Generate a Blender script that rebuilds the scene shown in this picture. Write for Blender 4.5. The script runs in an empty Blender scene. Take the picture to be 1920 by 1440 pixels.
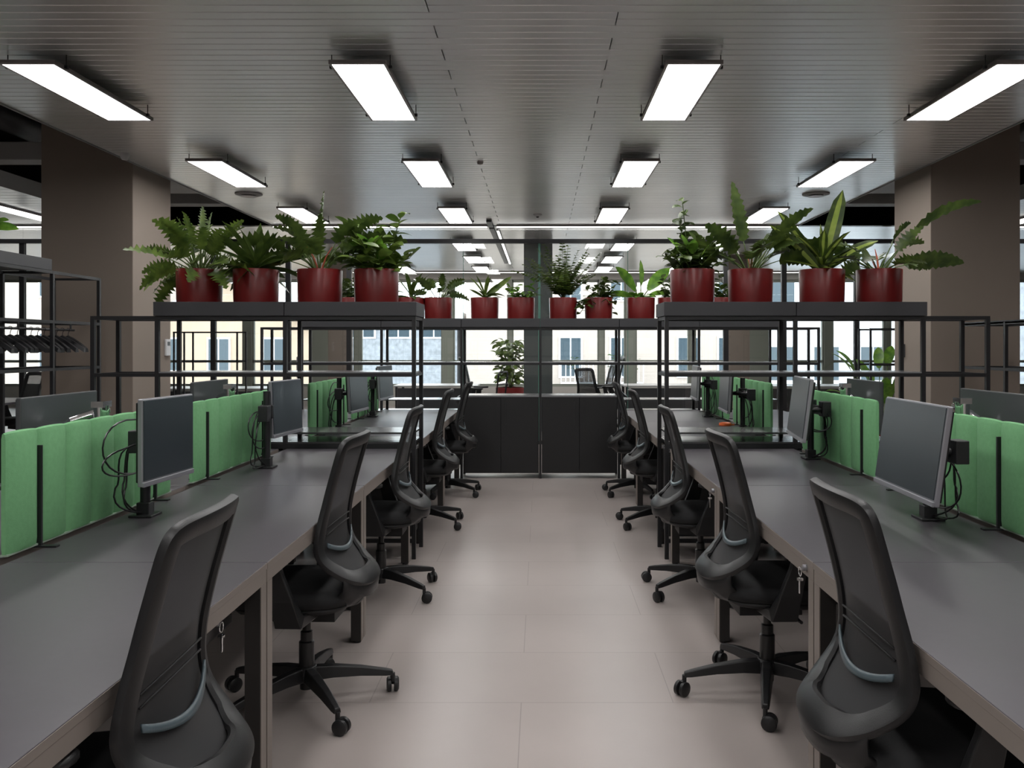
import bpy, bmesh, math, random
from mathutils import Vector, Matrix
R = math.radians
PI = math.pi
random.seed(7)
SC = bpy.context.scene
COL = SC.collection

# ------------------------------------------------------------------ camera, world, exposure
cam_d = bpy.data.cameras.new('camera')
cam = bpy.data.objects.new('camera', cam_d)
COL.objects.link(cam)
cam.location = (0, 0, 1.41)
cam.rotation_euler = (R(90), 0, 0)
cam_d.sensor_fit = 'HORIZONTAL'
cam_d.sensor_width = 36
cam_d.lens = 30.0
cam_d.shift_x = -53 / 1920
cam_d.shift_y = -72 / 1920
cam_d.clip_start = 0.05
cam_d.clip_end = 300
SC.camera = cam

world = bpy.data.worlds.new('world')
SC.world = world
world.use_nodes = True
wn = world.node_tree.nodes
bg = wn['Background']
bg.inputs['Color'].default_value = (0.84, 0.92, 1.0, 1)
bg.inputs['Strength'].default_value = 6.5

vs = SC.view_settings
vs.view_transform = 'Standard'
vs.look = 'None'
vs.gamma = 1
vs.use_curve_mapping = False
vs.exposure = 0.0
PANEL_POWER = 16.0
STRIP_POWER = 6.0
SC.cycles.max_bounces = 8
SC.cycles.transparent_max_bounces = 24
SC.cycles.caustics_reflective = False
SC.cycles.caustics_refractive = False
SC.cycles.sample_clamp_indirect = 4

# ------------------------------------------------------------------ materials
def mat(name, color, rough=0.5, metal=0.0, spec=0.5, noise=0.0, nscale=6.0, aniso=0.0, bump=0.0, bscale=200, coat=0.0):
    m = bpy.data.materials.new(name)
    m.use_nodes = True
    nt = m.node_tree
    b = nt.nodes['Principled BSDF']
    b.inputs['Base Color'].default_value = (*color, 1)
    b.inputs['Roughness'].default_value = rough
    b.inputs['Metallic'].default_value = metal
    b.inputs['Specular IOR Level'].default_value = spec
    if aniso: b.inputs['Anisotropic'].default_value = aniso
    if coat:
        b.inputs['Coat Weight'].default_value = coat
        b.inputs['Coat Roughness'].default_value = 0.12
    tc = nt.nodes.new('ShaderNodeTexCoord')
    if noise:
        n = nt.nodes.new('ShaderNodeTexNoise')
        n.inputs['Scale'].default_value = nscale
        n.inputs['Detail'].default_value = 3
        r = nt.nodes.new('ShaderNodeValToRGB')
        r.color_ramp.elements[0].position = 0.3
        r.color_ramp.elements[1].position = 0.7
        r.color_ramp.elements[0].color = (*[c * (1 - noise) for c in color], 1)
        r.color_ramp.elements[1].color = (*[min(1, c * (1 + noise)) for c in color], 1)
        nt.links.new(tc.outputs['Object'], n.inputs['Vector'])
        nt.links.new(n.outputs['Fac'], r.inputs['Fac'])
        nt.links.new(r.outputs['Color'], b.inputs['Base Color'])
    if bump:
        n2 = nt.nodes.new('ShaderNodeTexNoise')
        n2.inputs['Scale'].default_value = bscale
        bp = nt.nodes.new('ShaderNodeBump')
        bp.inputs['Strength'].default_value = bump
        bp.inputs['Distance'].default_value = 0.002
        nt.links.new(tc.outputs['Object'], n2.inputs['Vector'])
        nt.links.new(n2.outputs['Fac'], bp.inputs['Height'])
        nt.links.new(bp.outputs['Normal'], b.inputs['Normal'])
    return m

def emis(name, color, strength):
    m = bpy.data.materials.new(name)
    m.use_nodes = True
    nt = m.node_tree
    nt.nodes.remove(nt.nodes['Principled BSDF'])
    e = nt.nodes.new('ShaderNodeEmission')
    e.inputs['Color'].default_value = (*color, 1)
    e.inputs['Strength'].default_value = strength
    nt.links.new(e.outputs[0], nt.nodes['Material Output'].inputs['Surface'])
    return m

def glassmat(name, tint, refl=0.08, ior=1.5):
    m = bpy.data.materials.new(name)
    m.use_nodes = True
    nt = m.node_tree
    nt.nodes.remove(nt.nodes['Principled BSDF'])
    t = nt.nodes.new('ShaderNodeBsdfTransparent')
    t.inputs['Color'].default_value = (*tint, 1)
    g = nt.nodes.new('ShaderNodeBsdfGlossy')
    g.inputs['Roughness'].default_value = 0.0
    f = nt.nodes.new('ShaderNodeFresnel')
    f.inputs['IOR'].default_value = ior
    mx = nt.nodes.new('ShaderNodeMixShader')
    nt.links.new(f.outputs[0], mx.inputs[0])
    nt.links.new(t.outputs[0], mx.inputs[1])
    nt.links.new(g.outputs[0], mx.inputs[2])
    nt.links.new(mx.outputs[0], nt.nodes['Material Output'].inputs['Surface'])
    return m

def leafmat(name, c1, c2, sc=14.0, trans=0.25):
    m = mat(name, c1, 0.38, noise=0.0)
    nt = m.node_tree
    b = nt.nodes['Principled BSDF']
    tc = nt.nodes.new('ShaderNodeTexCoord')
    n = nt.nodes.new('ShaderNodeTexNoise')
    n.inputs['Scale'].default_value = sc
    r = nt.nodes.new('ShaderNodeValToRGB')
    r.color_ramp.elements[0].position = 0.35
    r.color_ramp.elements[1].position = 0.68
    r.color_ramp.elements[0].color = (*c1, 1)
    r.color_ramp.elements[1].color = (*c2, 1)
    nt.links.new(tc.outputs['Object'], n.inputs['Vector'])
    nt.links.new(n.outputs['Fac'], r.inputs['Fac'])
    nt.links.new(r.outputs['Color'], b.inputs['Base Color'])
    tr = nt.nodes.new('ShaderNodeBsdfTranslucent')
    nt.links.new(r.outputs['Color'], tr.inputs['Color'])
    mx = nt.nodes.new('ShaderNodeMixShader')
    mx.inputs[0].default_value = trans
    nt.links.new(b.outputs[0], mx.inputs[1])
    nt.links.new(tr.outputs[0], mx.inputs[2])
    nt.links.new(mx.outputs[0], nt.nodes['Material Output'].inputs['Surface'])
    return m

def meshmat(name, color, alpha):
    m = mat(name, color, 0.7)
    nt = m.node_tree
    b = nt.nodes['Principled BSDF']
    t = nt.nodes.new('ShaderNodeBsdfTransparent')
    mx = nt.nodes.new('ShaderNodeMixShader')
    mx.inputs[0].default_value = alpha
    nt.links.new(t.outputs[0], mx.inputs[1])
    nt.links.new(b.outputs[0], mx.inputs[2])
    nt.links.new(mx.outputs[0], nt.nodes['Material Output'].inputs['Surface'])
    return m

def floormat():
    m = mat('floor_tile', (0.47, 0.41, 0.385), 0.33, spec=0.5)
    nt = m.node_tree
    b = nt.nodes['Principled BSDF']
    tc = nt.nodes.new('ShaderNodeTexCoord')
    mp = nt.nodes.new('ShaderNodeMapping')
    mp.inputs['Location'].default_value = (0.075, -0.07, 0)
    br = nt.nodes.new('ShaderNodeTexBrick')
    br.offset = 0.5
    br.inputs['Scale'].default_value = 1.0
    br.inputs['Brick Width'].default_value = 1.2
    br.inputs['Row Height'].default_value = 0.55
    br.inputs['Mortar Size'].default_value = 0.0022
    br.inputs['Mortar Smooth'].default_value = 0.1
    br.inputs['Color1'].default_value = (0.50, 0.44, 0.415, 1)
    br.inputs['Color2'].default_value = (0.485, 0.425, 0.40, 1)
    br.inputs['Mortar'].default_value = (0.36, 0.31, 0.29, 1)
    n = nt.nodes.new('ShaderNodeTexNoise')
    n.inputs['Scale'].default_value = 1.3
    n.inputs['Detail'].default_value = 5
    mx = nt.nodes.new('ShaderNodeMix')
    mx.data_type = 'RGBA'
    mx.blend_type = 'MULTIPLY'
    mx.inputs[0].default_value = 0.25
    nt.links.new(tc.outputs['Object'], mp.inputs['Vector'])
    nt.links.new(mp.outputs[0], br.inputs['Vector'])
    nt.links.new(tc.outputs['Object'], n.inputs['Vector'])
    nt.links.new(br.outputs['Color'], mx.inputs[6])
    nt.links.new(n.outputs['Fac'], mx.inputs[7])
    nt.links.new(mx.outputs[2], b.inputs['Base Color'])
    return m

M = dict(
    floor=floormat(),
    slat=mat('ceiling_metal', (0.82, 0.825, 0.82), 0.30, metal=0.62, noise=0.03, nscale=2),
    black=mat('black_metal', (0.014, 0.014, 0.016), 0.42),
    blackgloss=mat('black_plastic', (0.012, 0.012, 0.013), 0.3),
    plastic=mat('chair_plastic', (0.012, 0.012, 0.013), 0.42, bump=0.15, bscale=400),
    dark=mat('chair_dark', (0.008, 0.008, 0.009), 0.55),
    fabric=mat('seat_fabric', (0.008, 0.008, 0.009), 0.85, bump=0.4, bscale=500),
    mesh=meshmat('chair_mesh', (0.028, 0.028, 0.030), 0.88),
    lumbar=mat('lumbar_plastic', (0.09, 0.125, 0.145), 0.35),
    cabinet=mat('cabinet_black', (0.009, 0.009, 0.010), 0.5),
    cabtop=mat('cabinet_top', (0.05, 0.05, 0.052), 0.25),
    desk=mat('desk_laminate', (0.075, 0.067, 0.078), 0.38, spec=0.38, noise=0.03, nscale=40),
    deskedge=mat('desk_edge', (0.24, 0.205, 0.185), 0.5),
    desksteel=mat('desk_frame', (0.022, 0.020, 0.019), 0.45),
    planter=mat('planter_steel', (0.046, 0.046, 0.051), 0.5),
    shelf=mat('shelf_steel', (0.22, 0.22, 0.23), 0.22),  # pale base stands in for light reflected off shelf and cabinet tops
    green=mat('green_felt', (0.185, 0.44, 0.205), 0.9, noise=0.05, nscale=60, bump=0.3, bscale=300),
    greenedge=mat('pale_edge', (0.35, 0.45, 0.36), 0.6),
    silver=mat('silver', (0.36, 0.36, 0.39), 0.35, metal=0.6),
    monback=mat('monitor_back', (0.09, 0.095, 0.10), 0.3, metal=0.3),
    chrome=mat('chrome', (0.85, 0.86, 0.88), 0.08, metal=1.0),
    screen=mat('screen_glass', (0.030, 0.040, 0.048), 0.3, spec=0.8),  # bluish base lifted above a dark screen, standing in for reflected sheen
    column=mat('column_paint', (0.27, 0.222, 0.188), 0.8, noise=0.03, nscale=1.5),
    wall=mat('wall_paint', (0.50, 0.48, 0.45), 0.8, noise=0.02),
    olive=mat('window_mullion', (0.26, 0.28, 0.24), 0.55),
    greycol=mat('grey_column', (0.12, 0.14, 0.14), 0.35),
    plenum=mat('plenum', (0.012, 0.012, 0.014), 0.9),
    duct=mat('duct', (0.06, 0.06, 0.065), 0.5),
    beam=mat('pale_beam', (0.35, 0.35, 0.35), 0.6),
    white=mat('white_paint', (0.7, 0.7, 0.72), 0.5),
    frame=mat('lamp_frame', (0.42, 0.38, 0.38), 0.4),
    soil=mat('soil', (0.03, 0.02, 0.013), 0.95, noise=0.4, nscale=40),
    red=mat('red_glaze', (0.155, 0.012, 0.012), 0.30, noise=0.06, nscale=5, spec=0.4),
    stem=leafmat('stem', (0.08, 0.14, 0.03), (0.14, 0.20, 0.05)),
    redstem=mat('red_stem', (0.45, 0.10, 0.05), 0.5),
    orange=mat('orange_plastic', (0.9, 0.16, 0.03), 0.4),
    cream=mat('cream_render', (0.38, 0.315, 0.275), 0.9, noise=0.04, nscale=0.8),
    tan=mat('tan_render', (0.40, 0.30, 0.22), 0.9, noise=0.05, nscale=0.8),
    stone=mat('pale_stone', (0.24, 0.25, 0.27), 0.9, noise=0.25, nscale=5),
    roof=mat('roof_tile', (0.42, 0.40, 0.40), 0.8),
    facglass=mat('facade_glass', (0.035, 0.055, 0.07), 0.2),
    asphalt=mat('asphalt', (0.2, 0.2, 0.2), 0.9),
    glass=glassmat('partition_glass', (0.965, 0.975, 0.97)),
    winglass=glassmat('window_glass', (0.96, 0.98, 0.97)),
    glassedge=mat('glass_edge', (0.10, 0.22, 0.18), 0.2),
    blind=mat('blind_fabric', (0.60, 0.68, 0.67), 0.8),
    tabletop=mat('white_table', (0.6, 0.6, 0.6), 0.35),
    lamp=emis('lamp_diffuser', (1.0, 0.985, 0.97), PANEL_POWER),
    strip=emis('strip_diffuser', (1.0, 0.98, 0.95), STRIP_POWER),
    g_dark=leafmat('leaf_dark', (0.030, 0.055, 0.012), (0.085, 0.13, 0.026)),
    g_mid=leafmat('leaf_mid', (0.055, 0.10, 0.018), (0.15, 0.22, 0.04)),
    g_light=leafmat('leaf_light', (0.09, 0.22, 0.03), (0.22, 0.42, 0.05)),
    g_yellow=leafmat('leaf_stripe', (0.26, 0.36, 0.06), (0.38, 0.46, 0.10)),
)

# ------------------------------------------------------------------ mesh builder
class MB:
    def __init__(s):
        s.v = []; s.f = []; s.mi = []; s.cur = 0
    def add(s, vs, fs):
        o = len(s.v)
        s.v += [tuple(v) for v in vs]
        for f in fs:
            s.f.append(tuple(i + o for i in f)); s.mi.append(s.cur)
    def box(s, c, d, mtx=None):
        hx, hy, hz = d[0] / 2, d[1] / 2, d[2] / 2
        vs = [Vector((x * hx, y * hy, z * hz)) for x in (-1, 1) for y in (-1, 1) for z in (-1, 1)]
        if mtx is not None: vs = [mtx @ v for v in vs]
        c = Vector(c)
        s.add([v + c for v in vs], [(0, 1, 3, 2), (4, 6, 7, 5), (0, 4, 5, 1), (2, 3, 7, 6), (0, 2, 6, 4), (1, 5, 7, 3)])
    def b2(s, x0, x1, y0, y1, z0, z1):
        s.box(((x0 + x1) / 2, (y0 + y1) / 2, (z0 + z1) / 2), (abs(x1 - x0), abs(y1 - y0), abs(z1 - z0)))
    def ring_sweep(s, rings, closed=False, caps=True):
        n = len(rings[0]); o = []
        vs = [v for r in rings for v in r]
        fs = []
        m = len(rings)
        for i in range(m if closed else m - 1):
            a = i * n; b = ((i + 1) % m) * n
            for j in range(n):
                k = (j + 1) % n
                fs.append((a + j, a + k, b + k, b + j))
        if caps and not closed:
            fs.append(tuple(reversed(range(n)))); fs.append(tuple((m - 1) * n + j for j in range(n)))
        s.add(vs, fs)
    def tube(s, pts, r, n=8, closed=False):
        pts = [Vector(p) for p in pts]
        m = len(pts); rings = []
        up = None
        for i, p in enumerate(pts):
            if closed: t = pts[(i + 1) % m] - pts[i - 1]
            else: t = pts[min(i + 1, m - 1)] - pts[max(i - 1, 0)]
            if t.length < 1e-9: t = Vector((0, 0, 1))
            t.normalize()
            if up is None:
                up = Vector((0, 0, 1)) if abs(t.z) < 0.9 else Vector((1, 0, 0))
            a = t.cross(up)
            if a.length < 1e-4: a = t.orthogonal()
            a.normalize(); b = a.cross(t).normalized(); up = b
            rr = r[i] if isinstance(r, (list, tuple)) else r
            rings.append([p + (a * math.cos(2 * PI * k / n) + b * math.sin(2 * PI * k / n)) * rr for k in range(n)])
        s.ring_sweep(rings, closed)
    def cyl(s, c, r, h, n=24, r2=None):
        r2 = r if r2 is None else r2
        c = Vector(c)
        s.ring_sweep([[c + Vector((math.cos(2 * PI * k / n) * q, math.sin(2 * PI * k / n) * q, z)) for k in range(n)] for q, z in ((r, 0), (r2, h))])
    def lathe(s, prof, n=28, c=(0, 0, 0)):
        c = Vector(c)
        s.ring_sweep([[c + Vector((math.cos(2 * PI * k / n) * q, math.sin(2 * PI * k / n) * q, z)) for k in range(n)] for q, z in prof])
    def grid(s, fn, nu, nv, thick=None):
        vs = [fn(i / nu, j / nv) for j in range(nv + 1) for i in range(nu + 1)]
        fs = [(j * (nu + 1) + i, j * (nu + 1) + i + 1, (j + 1) * (nu + 1) + i + 1, (j + 1) * (nu + 1) + i) for j in range(nv) for i in range(nu)]
        s.add(vs, fs)
    def build(s, name, material, parent=None, loc=(0, 0, 0), rotz=0, smooth=False, bevel=0, seg=2, solid=0):
        me = bpy.data.meshes.new(name)
        me.from_pydata(s.v, [], s.f)
        mats = material if isinstance(material, (list, tuple)) else [material]
        for m in mats: me.materials.append(m)
        if len(mats) > 1: me.polygons.foreach_set('material_index', s.mi)
        if smooth:
            me.polygons.foreach_set('use_smooth', [True] * len(me.polygons))
            if smooth != 'all':
                me.set_sharp_from_angle(angle=R(40))
        me.update()
        bm = bmesh.new(); bm.from_mesh(me)
        bmesh.ops.recalc_face_normals(bm, faces=bm.faces)
        bm.to_mesh(me); bm.free()
        o = bpy.data.objects.new(name, me)
        COL.objects.link(o)
        o.location = loc
        o.rotation_euler = (0, 0, rotz)
        if parent is not None: o.parent = parent
        if solid:
            md = o.modifiers.new('solid', 'SOLIDIFY'); md.thickness = solid; md.offset = 0
        if bevel:
            md = o.modifiers.new('bevel', 'BEVEL'); md.width = bevel; md.segments = seg
            md.limit_method = 'ANGLE'; md.angle_limit = R(40)
        return o

def tag(o, label, cat, group=None, kind=None):
    o['label'] = label; o['category'] = cat
    if group: o['group'] = group
    if kind: o['kind'] = kind
    return o
def thing(name, label, cat, loc=(0, 0, 0), rotz=0, group=None):
    o = bpy.data.objects.new(name, None)
    COL.objects.link(o)
    o.location = loc; o.rotation_euler = (0, 0, rotz)
    return tag(o, label, cat, group)
def struct(name, mb, material, **k):
    o = mb.build(name, material, **k)
    o['kind'] = 'structure'
    return o
KIDS = {}
def copy_tree(o, parent=None):
    c = o.copy(); COL.objects.link(c)
    if parent is not None: c.parent = parent
    for ch in [x for x in COL.objects if x.parent == o]:
        copy_tree(ch, c)
    return c
def place(proto, state, loc, rotz, label, group=None):
    o = proto if not state.get(proto.name) else copy_tree(proto)
    state[proto.name] = True
    o.location = loc; o.rotation_euler = (0, 0, rotz)
    o['label'] = label
    if group: o['group'] = group
    return o
USED = {}
def simple(name, label, cat, fn, material, group=None, **k):
    mb = MB(); fn(mb)
    return tag(mb.build(name, material, **k), label, cat, group)

# ------------------------------------------------------------------ the shell
CX0, CX1, CZ = -3.80, 3.66, 3.12
mb = MB(); mb.b2(-13.2, 13.2, -4, 20.2, -0.1, 0); struct('floor', mb, M['floor'])

def slats(mb, x0, x1, y0, y1, pitch, joints, z=CZ, gap=0.007):
    n = int((y1 - y0) / pitch)
    for i in range(n):
        a = y0 + i * pitch + gap / 2; b = a + pitch - gap
        js = [x0] + [j for q, j in enumerate(joints) if (i // 2 + q) % 2 == 0 and x0 < j < x1] + [x1]
        for k in range(len(js) - 1):
            p, q = js[k] + (0.003 if k else 0), js[k + 1] - 0.003
            c = 0.003
            ring = lambda x: [Vector((x, a, z + 0.018)), Vector((x, a, z + c)), Vector((x, a + c, z)), Vector((x, b - c, z)), Vector((x, b, z + c)), Vector((x, b, z + 0.018))]
            mb.ring_sweep([ring(p), ring(q)])
mb = MB(); slats(mb, CX0, CX1, -3.9, 12.14, 0.092, [-0.57, 0.40, 2.72]); struct('ceiling', mb, M['slat'])
mb = MB(); mb.b2(CX0, CX1, -3.95, 20.1, CZ + 0.022, CZ + 0.10); struct('ceiling_backing', mb, M['plenum'])
mb = MB(); slats(mb, -13, 13, 12.26, 20.0, 0.184, [-4, -0.60, 0.40, 2.72, 6]); struct('ceiling_beyond_glass', mb, M['slat'])
for nm, s0, s1 in (('ceiling_side_left', -13.0, -5.75), ('ceiling_side_right', 5.6, 13.0)):
    mb = MB(); slats(mb, s0, s1, -3.9, 12.14, 0.184, [-8.2, 8.0]); struct(nm, mb, M['slat'])
mb = MB(); mb.b2(-13.2, 13.2, -4, 20.2, 3.9, 4.0); struct('ceiling_slab', mb, M['plenum'])
mb = MB()
for x in (CX0 - 0.004, CX1 + 0.004, -5.75, 5.6): mb.b2(x - 0.006, x + 0.006, -3.9, 12.14, CZ - 0.012, CZ + 0.16)
struct('trim_1', mb, M['beam'])
mb = MB()
for sgn in (-1, 1):
    for y in (5.0, 8.4, 11.0):
        x0, x1 = (CX0, -5.74) if sgn < 0 else (CX1, 5.59)
        mb.b2(x0, x1, y, y + 0.25, 3.24, 3.42)
struct('ceiling_beam', mb, M['beam'], bevel=0.01)
# walls
for nm, a in (('wall_left', (-13.3, -13.1, -4, 20.2)), ('wall_right', (13.1, 13.3, -4, 20.2)), ('wall_front', (-13.2, 13.2, -4.15, -4))):
    mb = MB(); mb.b2(*a, 0, 3.9); struct(nm, mb, M['wall'])
mb = MB(); mb.b2(-13.2, 13.2, 20.0, 20.25, 0, 0.45); mb.b2(-13.2, 13.2, 20.0, 20.25, 2.96, 3.9); struct('wall_back', mb, M['wall'])
# structural columns
for nm, x0, x1 in (('column_left', -4.68, -3.82), ('column_right', 3.66, 4.50)):
    mb = MB(); mb.b2(x0, x1, 8.0, 8.82, 0, 3.9); struct(nm, mb, M['column'], bevel=0.006)
for nm, x0, x1, y in (('column_beyond_left', -3.98, -3.60, 16), ('column_beyond_right', 3.52, 3.93, 16)):
    mb = MB(); mb.b2(x0, x1, y, y + 0.4, 0, 3.9); struct(nm, mb, M['column'], bevel=0.006)
mb = MB(); mb.b2(-0.27, 0.20, 14.0, 14.4, 0, 3.9); struct('column_beyond_middle', mb, M['greycol'], bevel=0.006)

# back window wall, one window between each pair of mullions
bays = [(-13.1, -10.2), (-10.0, -6.97), (-6.76, -5.41), (-4.97, -4.36), (-4.22, -2.30), (-2.04, -0.75), (-0.66, 1.375), (1.49, 2.0), (2.24, 3.5), (3.63, 4.91), (5.35, 6.66), (6.86, 8.1), (8.22, 10.4), (10.6, 13.1)]
for i, (a, b) in enumerate(bays):
    mb = MB()
    for x in (a, b): mb.b2(x - 0.03, x + 0.03, 20.04, 20.16, 0.45, 2.96)
    mb.b2(a, b, 20.04, 20.16, 0.45, 0.51); mb.b2(a, b, 20.04, 20.16, 2.90, 2.96); mb.b2(a, b, 20.04, 20.16, 1.01, 1.07)
    w = struct('window_%d' % (i + 1), mb, M['olive'])
    g = MB(); g.b2(a, b, 20.09, 20.10, 0.47, 2.94); g.build('pane', M['winglass'], w)
    if i < len(bays) - 1:
        p = MB(); p.b2(b, bays[i + 1][0], 19.98, 20.22, 0.45, 2.96)
        struct('trim_%d' % (i + 2), p, M['olive'])
# side windows behind pale blinds
for nm, x in (('window_31', -12.9), ('window_32', 12.9)):
    mb = MB()
    for k in range(9): mb.b2(x - 0.03, x + 0.03, 3 + k * 1.9, 3.06 + k * 1.9, 0.5, 2.95)
    for z in (0.5, 2.9): mb.b2(x - 0.03, x + 0.03, 3, 18.3, z, z + 0.05)
    w = struct(nm, mb, M['olive'])
    g = MB(); g.b2(x - 0.005, x + 0.005, 3, 18.3, 0.5, 2.95); g.build('blind', M['blind'], w)

# glass partition across the hall
GY = 12.2
part = MB()
for x in (-3.60, -2.73, 2.65, 3.48, -4.67, 4.52, -7.4, 7.3, -10, 10): part.b2(x - 0.035, x + 0.035, GY - 0.03, GY + 0.03, 0, 2.88)
part.b2(-13.1, 13.1, GY - 0.04, GY + 0.04, 2.87, 2.93)
part.b2(-13.1, 13.1, GY - 0.03, GY + 0.03, 0, 0.05)
pf = struct('partition_frame', part, M['black'])
xs = [-13.1, -10, -7.4, -4.67, -3.60, -2.73, -1.1, 0.0, 1.25, 2.65, 3.48, 4.52, 7.3, 10, 13.1]
for a, b in zip(xs[:-1], xs[1:]):
    g = MB(); g.b2(a + 0.004, b - 0.004, GY - 0.005, GY + 0.005, 0.05, 2.88); g.b2(a + 0.004, b - 0.004, GY - 0.005, GY + 0.005, 2.93, CZ)
    g.build('pane', M['glass'], pf)
g = MB()
for x in (-1.1, 0.0, 1.25): g.b2(x - 0.004, x + 0.004, GY - 0.006, GY + 0.006, 0.05, 2.88)
g.b2(-0.03, 0.0, GY - 0.02, GY + 0.02, 0.05, 2.88)
g.build('joint_strip', M['glassedge'], pf)
for x in (-3.16,):
    h = MB(); h.tube([(x - 0.30, GY - 0.05, 0.95), (x - 0.30, GY - 0.05, 1.25)], 0.012); h.build('door_handle', M['silver'], pf)

# ------------------------------------------------------------------ ceiling lamps
def make_lamp():
    t = thing('ceiling_light', '', 'ceiling light')
    f = MB()
    f.b2(-0.165, 0.165, -0.625, 0.625, 0.004, 0.022)
    f.b2(-0.165, -0.15, -0.625, 0.625, -0.002, 0.02); f.b2(0.15, 0.165, -0.625, 0.625, -0.002, 0.02)
    f.b2(-0.165, 0.165, -0.625, -0.61, -0.002, 0.02); f.b2(-0.165, 0.165, 0.61, 0.625, -0.002, 0.02)
    f.build('frame', M['frame'], t)
    d = MB(); d.b2(-0.15, 0.15, -0.61, 0.61, 0, 0.004); d.build('diffuser', M['lamp'], t)
    for sx in (-1, 1):
        for sy in (-1, 1):
            r = MB(); r.tube([(sx * 0.172, sy * 0.52, 0.005), (sx * 0.172, sy * 0.52, 0.085)], 0.003, 6)
            r.box((sx * 0.172, sy * 0.52, 0.012), (0.022, 0.02, 0.018)); r.build('suspension_rod', M['black'], t)
    return t
lamp = make_lamp()
rown = ['over the nearest desks', 'in the middle of the hall', 'just before the glass partition']
coln = ['outermost on the coat hanger side', 'just to the coat hanger side of the ceiling seam', 'just past the ceiling seam on the orange lid side', 'outermost on the orange lid side']
for j, y in enumerate((5.54, 8.13, 10.72)):
    for i, x in enumerate((-2.96, -1.055, 0.89, 2.79)):
        place(lamp, USED, (x, y, CZ - 0.085), 0, 'lit rectangular ceiling light panel %s, %s' % (rown[j], ['far left of its row', 'second from left', 'third from left', 'far right of its row'][i]), 'ceiling light panels over the desks')
for y in (2.95, 0.36, -2.2):
    for x in (-2.96, -1.055, 0.89, 2.79):
        place(lamp, USED, (x, y, CZ - 0.085), 0, 'lit rectangular ceiling light panel over the desks behind the viewer', 'ceiling light panels behind the viewer')
for j, y in enumerate((14.0, 16.2, 18.2)):
    for i, x in enumerate((-2.9, -1.25, 1.35, 2.9)):
        place(lamp, USED, (x, y, CZ - 0.085), 0, 'lit ceiling panel beyond the glass partition, %s row, %s' % (['first', 'second', 'third'][j], ['far left', 'second from left', 'third from left', 'far right'][i]), 'ceiling light panels beyond the glass')
def strip_lamp(p0, p1, w, label, z=CZ - 0.034):
    t = thing('linear_light', label, 'linear light', ((p0[0] + p1[0]) / 2, (p0[1] + p1[1]) / 2, z), 0, 'linear ceiling lights')
    dx, dy = abs(p1[0] - p0[0]) / 2, abs(p1[1] - p0[1]) / 2
    hx, hy = max(dx, w / 2), max(dy, w / 2)
    h = MB(); h.b2(-hx, hx, -hy, hy, 0.004, 0.03); h.build('housing', M['frame'], t)
    d = MB(); d.b2(-hx + 0.004, hx - 0.004, -hy + 0.004, hy - 0.004, -0.003, 0.004); d.build('diffuser', M['strip'], t)
strip_lamp((-3.78, 12.08), (-0.75, 12.08), 0.07, 'long white light strip along the glass partition, coat hanger side of the black ceiling track')
strip_lamp((-0.62, 12.08), (3.64, 12.08), 0.07, 'long white light strip along the glass partition, right of the black ceiling track')
strip_lamp((-12.5, 12.08), (-5.8, 12.08), 0.07, 'white light strip above the glass partition behind the left pillar')
strip_lamp((5.7, 12.08), (12.5, 12.08), 0.07, 'white light strip above the glass partition behind the right pillar')
strip_lamp((-6.6, 4.0), (-6.6, 11.8), 0.22, 'long light strip running into depth left of the left pillar')
strip_lamp((6.5, 4.0), (6.5, 11.8), 0.22, 'long light strip running into depth right of the right pillar')
strip_lamp((-0.62, 12.5), (-0.62, 17.5), 0.04, 'thin light strip running away from us beyond the glass partition')
strip_lamp((-9, 19.6), (9, 19.6), 0.10, 'long light strip in front of the far windows')
simple('ceiling_track', 'black track on the ceiling crossing into the far room above the glass', 'track', lambda m: (m.b2(-0.735, -0.665, 11.6, 12.15, CZ - 0.03, CZ - 0.001), m.b2(-0.735, -0.665, 12.27, 17.5, CZ - 0.03, CZ - 0.001)), M['black'])
# round vents, smoke detector
def disc_vent(x, y, label):
    t = thing('ceiling_vent', label, 'vent', (x, y, CZ), 0, 'round ceiling vents')
    b = MB(); b.lathe([(0.02, 0), (0.15, 0), (0.15, -0.012), (0.12, -0.022), (0.02, -0.022)], 32); b.build('ring', M['beam'], t, smooth=True)
    c = MB(); c.lathe([(0.001, -0.024), (0.07, -0.024), (0.09, -0.034), (0.001, -0.036)], 32); c.build('cap', M['frame'], t, smooth=True)
disc_vent(-3.28, 9.6, 'flat round vent flush in the ceiling near the left pillar')
disc_vent(3.10, 9.6, 'flat round vent flush in the ceiling near the right pillar')
t = thing('smoke_detector', 'small round smoke detector in the ceiling before the glass partition', 'smoke detector', (-0.035, 11.1, CZ))
b = MB(); b.lathe([(0.001, 0), (0.055, 0), (0.055, -0.015), (0.03, -0.03), (0.001, -0.032)], 24); b.build('body', M['white'], t, smooth=True)
b = MB(); b.lathe([(0.001, -0.03), (0.02, -0.032), (0.015, -0.045), (0.001, -0.048)], 16); b.build('sensor', M['duct'], t, smooth=True)
simple('ceiling_sensor', 'tiny sensor dome between the ceiling seam and the second row of lights', 'sensor', lambda m: m.lathe([(0.001, 0), (0.03, 0), (0.025, -0.02), (0.001, -0.028)], 16), M['frame'], loc=(-0.56, 7.95, CZ), smooth=True)
simple('spot_camera', 'small white dome on the ceiling edge above the left pillar', 'security camera', lambda m: m.lathe([(0.001, 0), (0.04, 0), (0.04, -0.03), (0.025, -0.055), (0.001, -0.06)], 16), M['white'], loc=(-3.70, 7.6, CZ), smooth=True)
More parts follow.
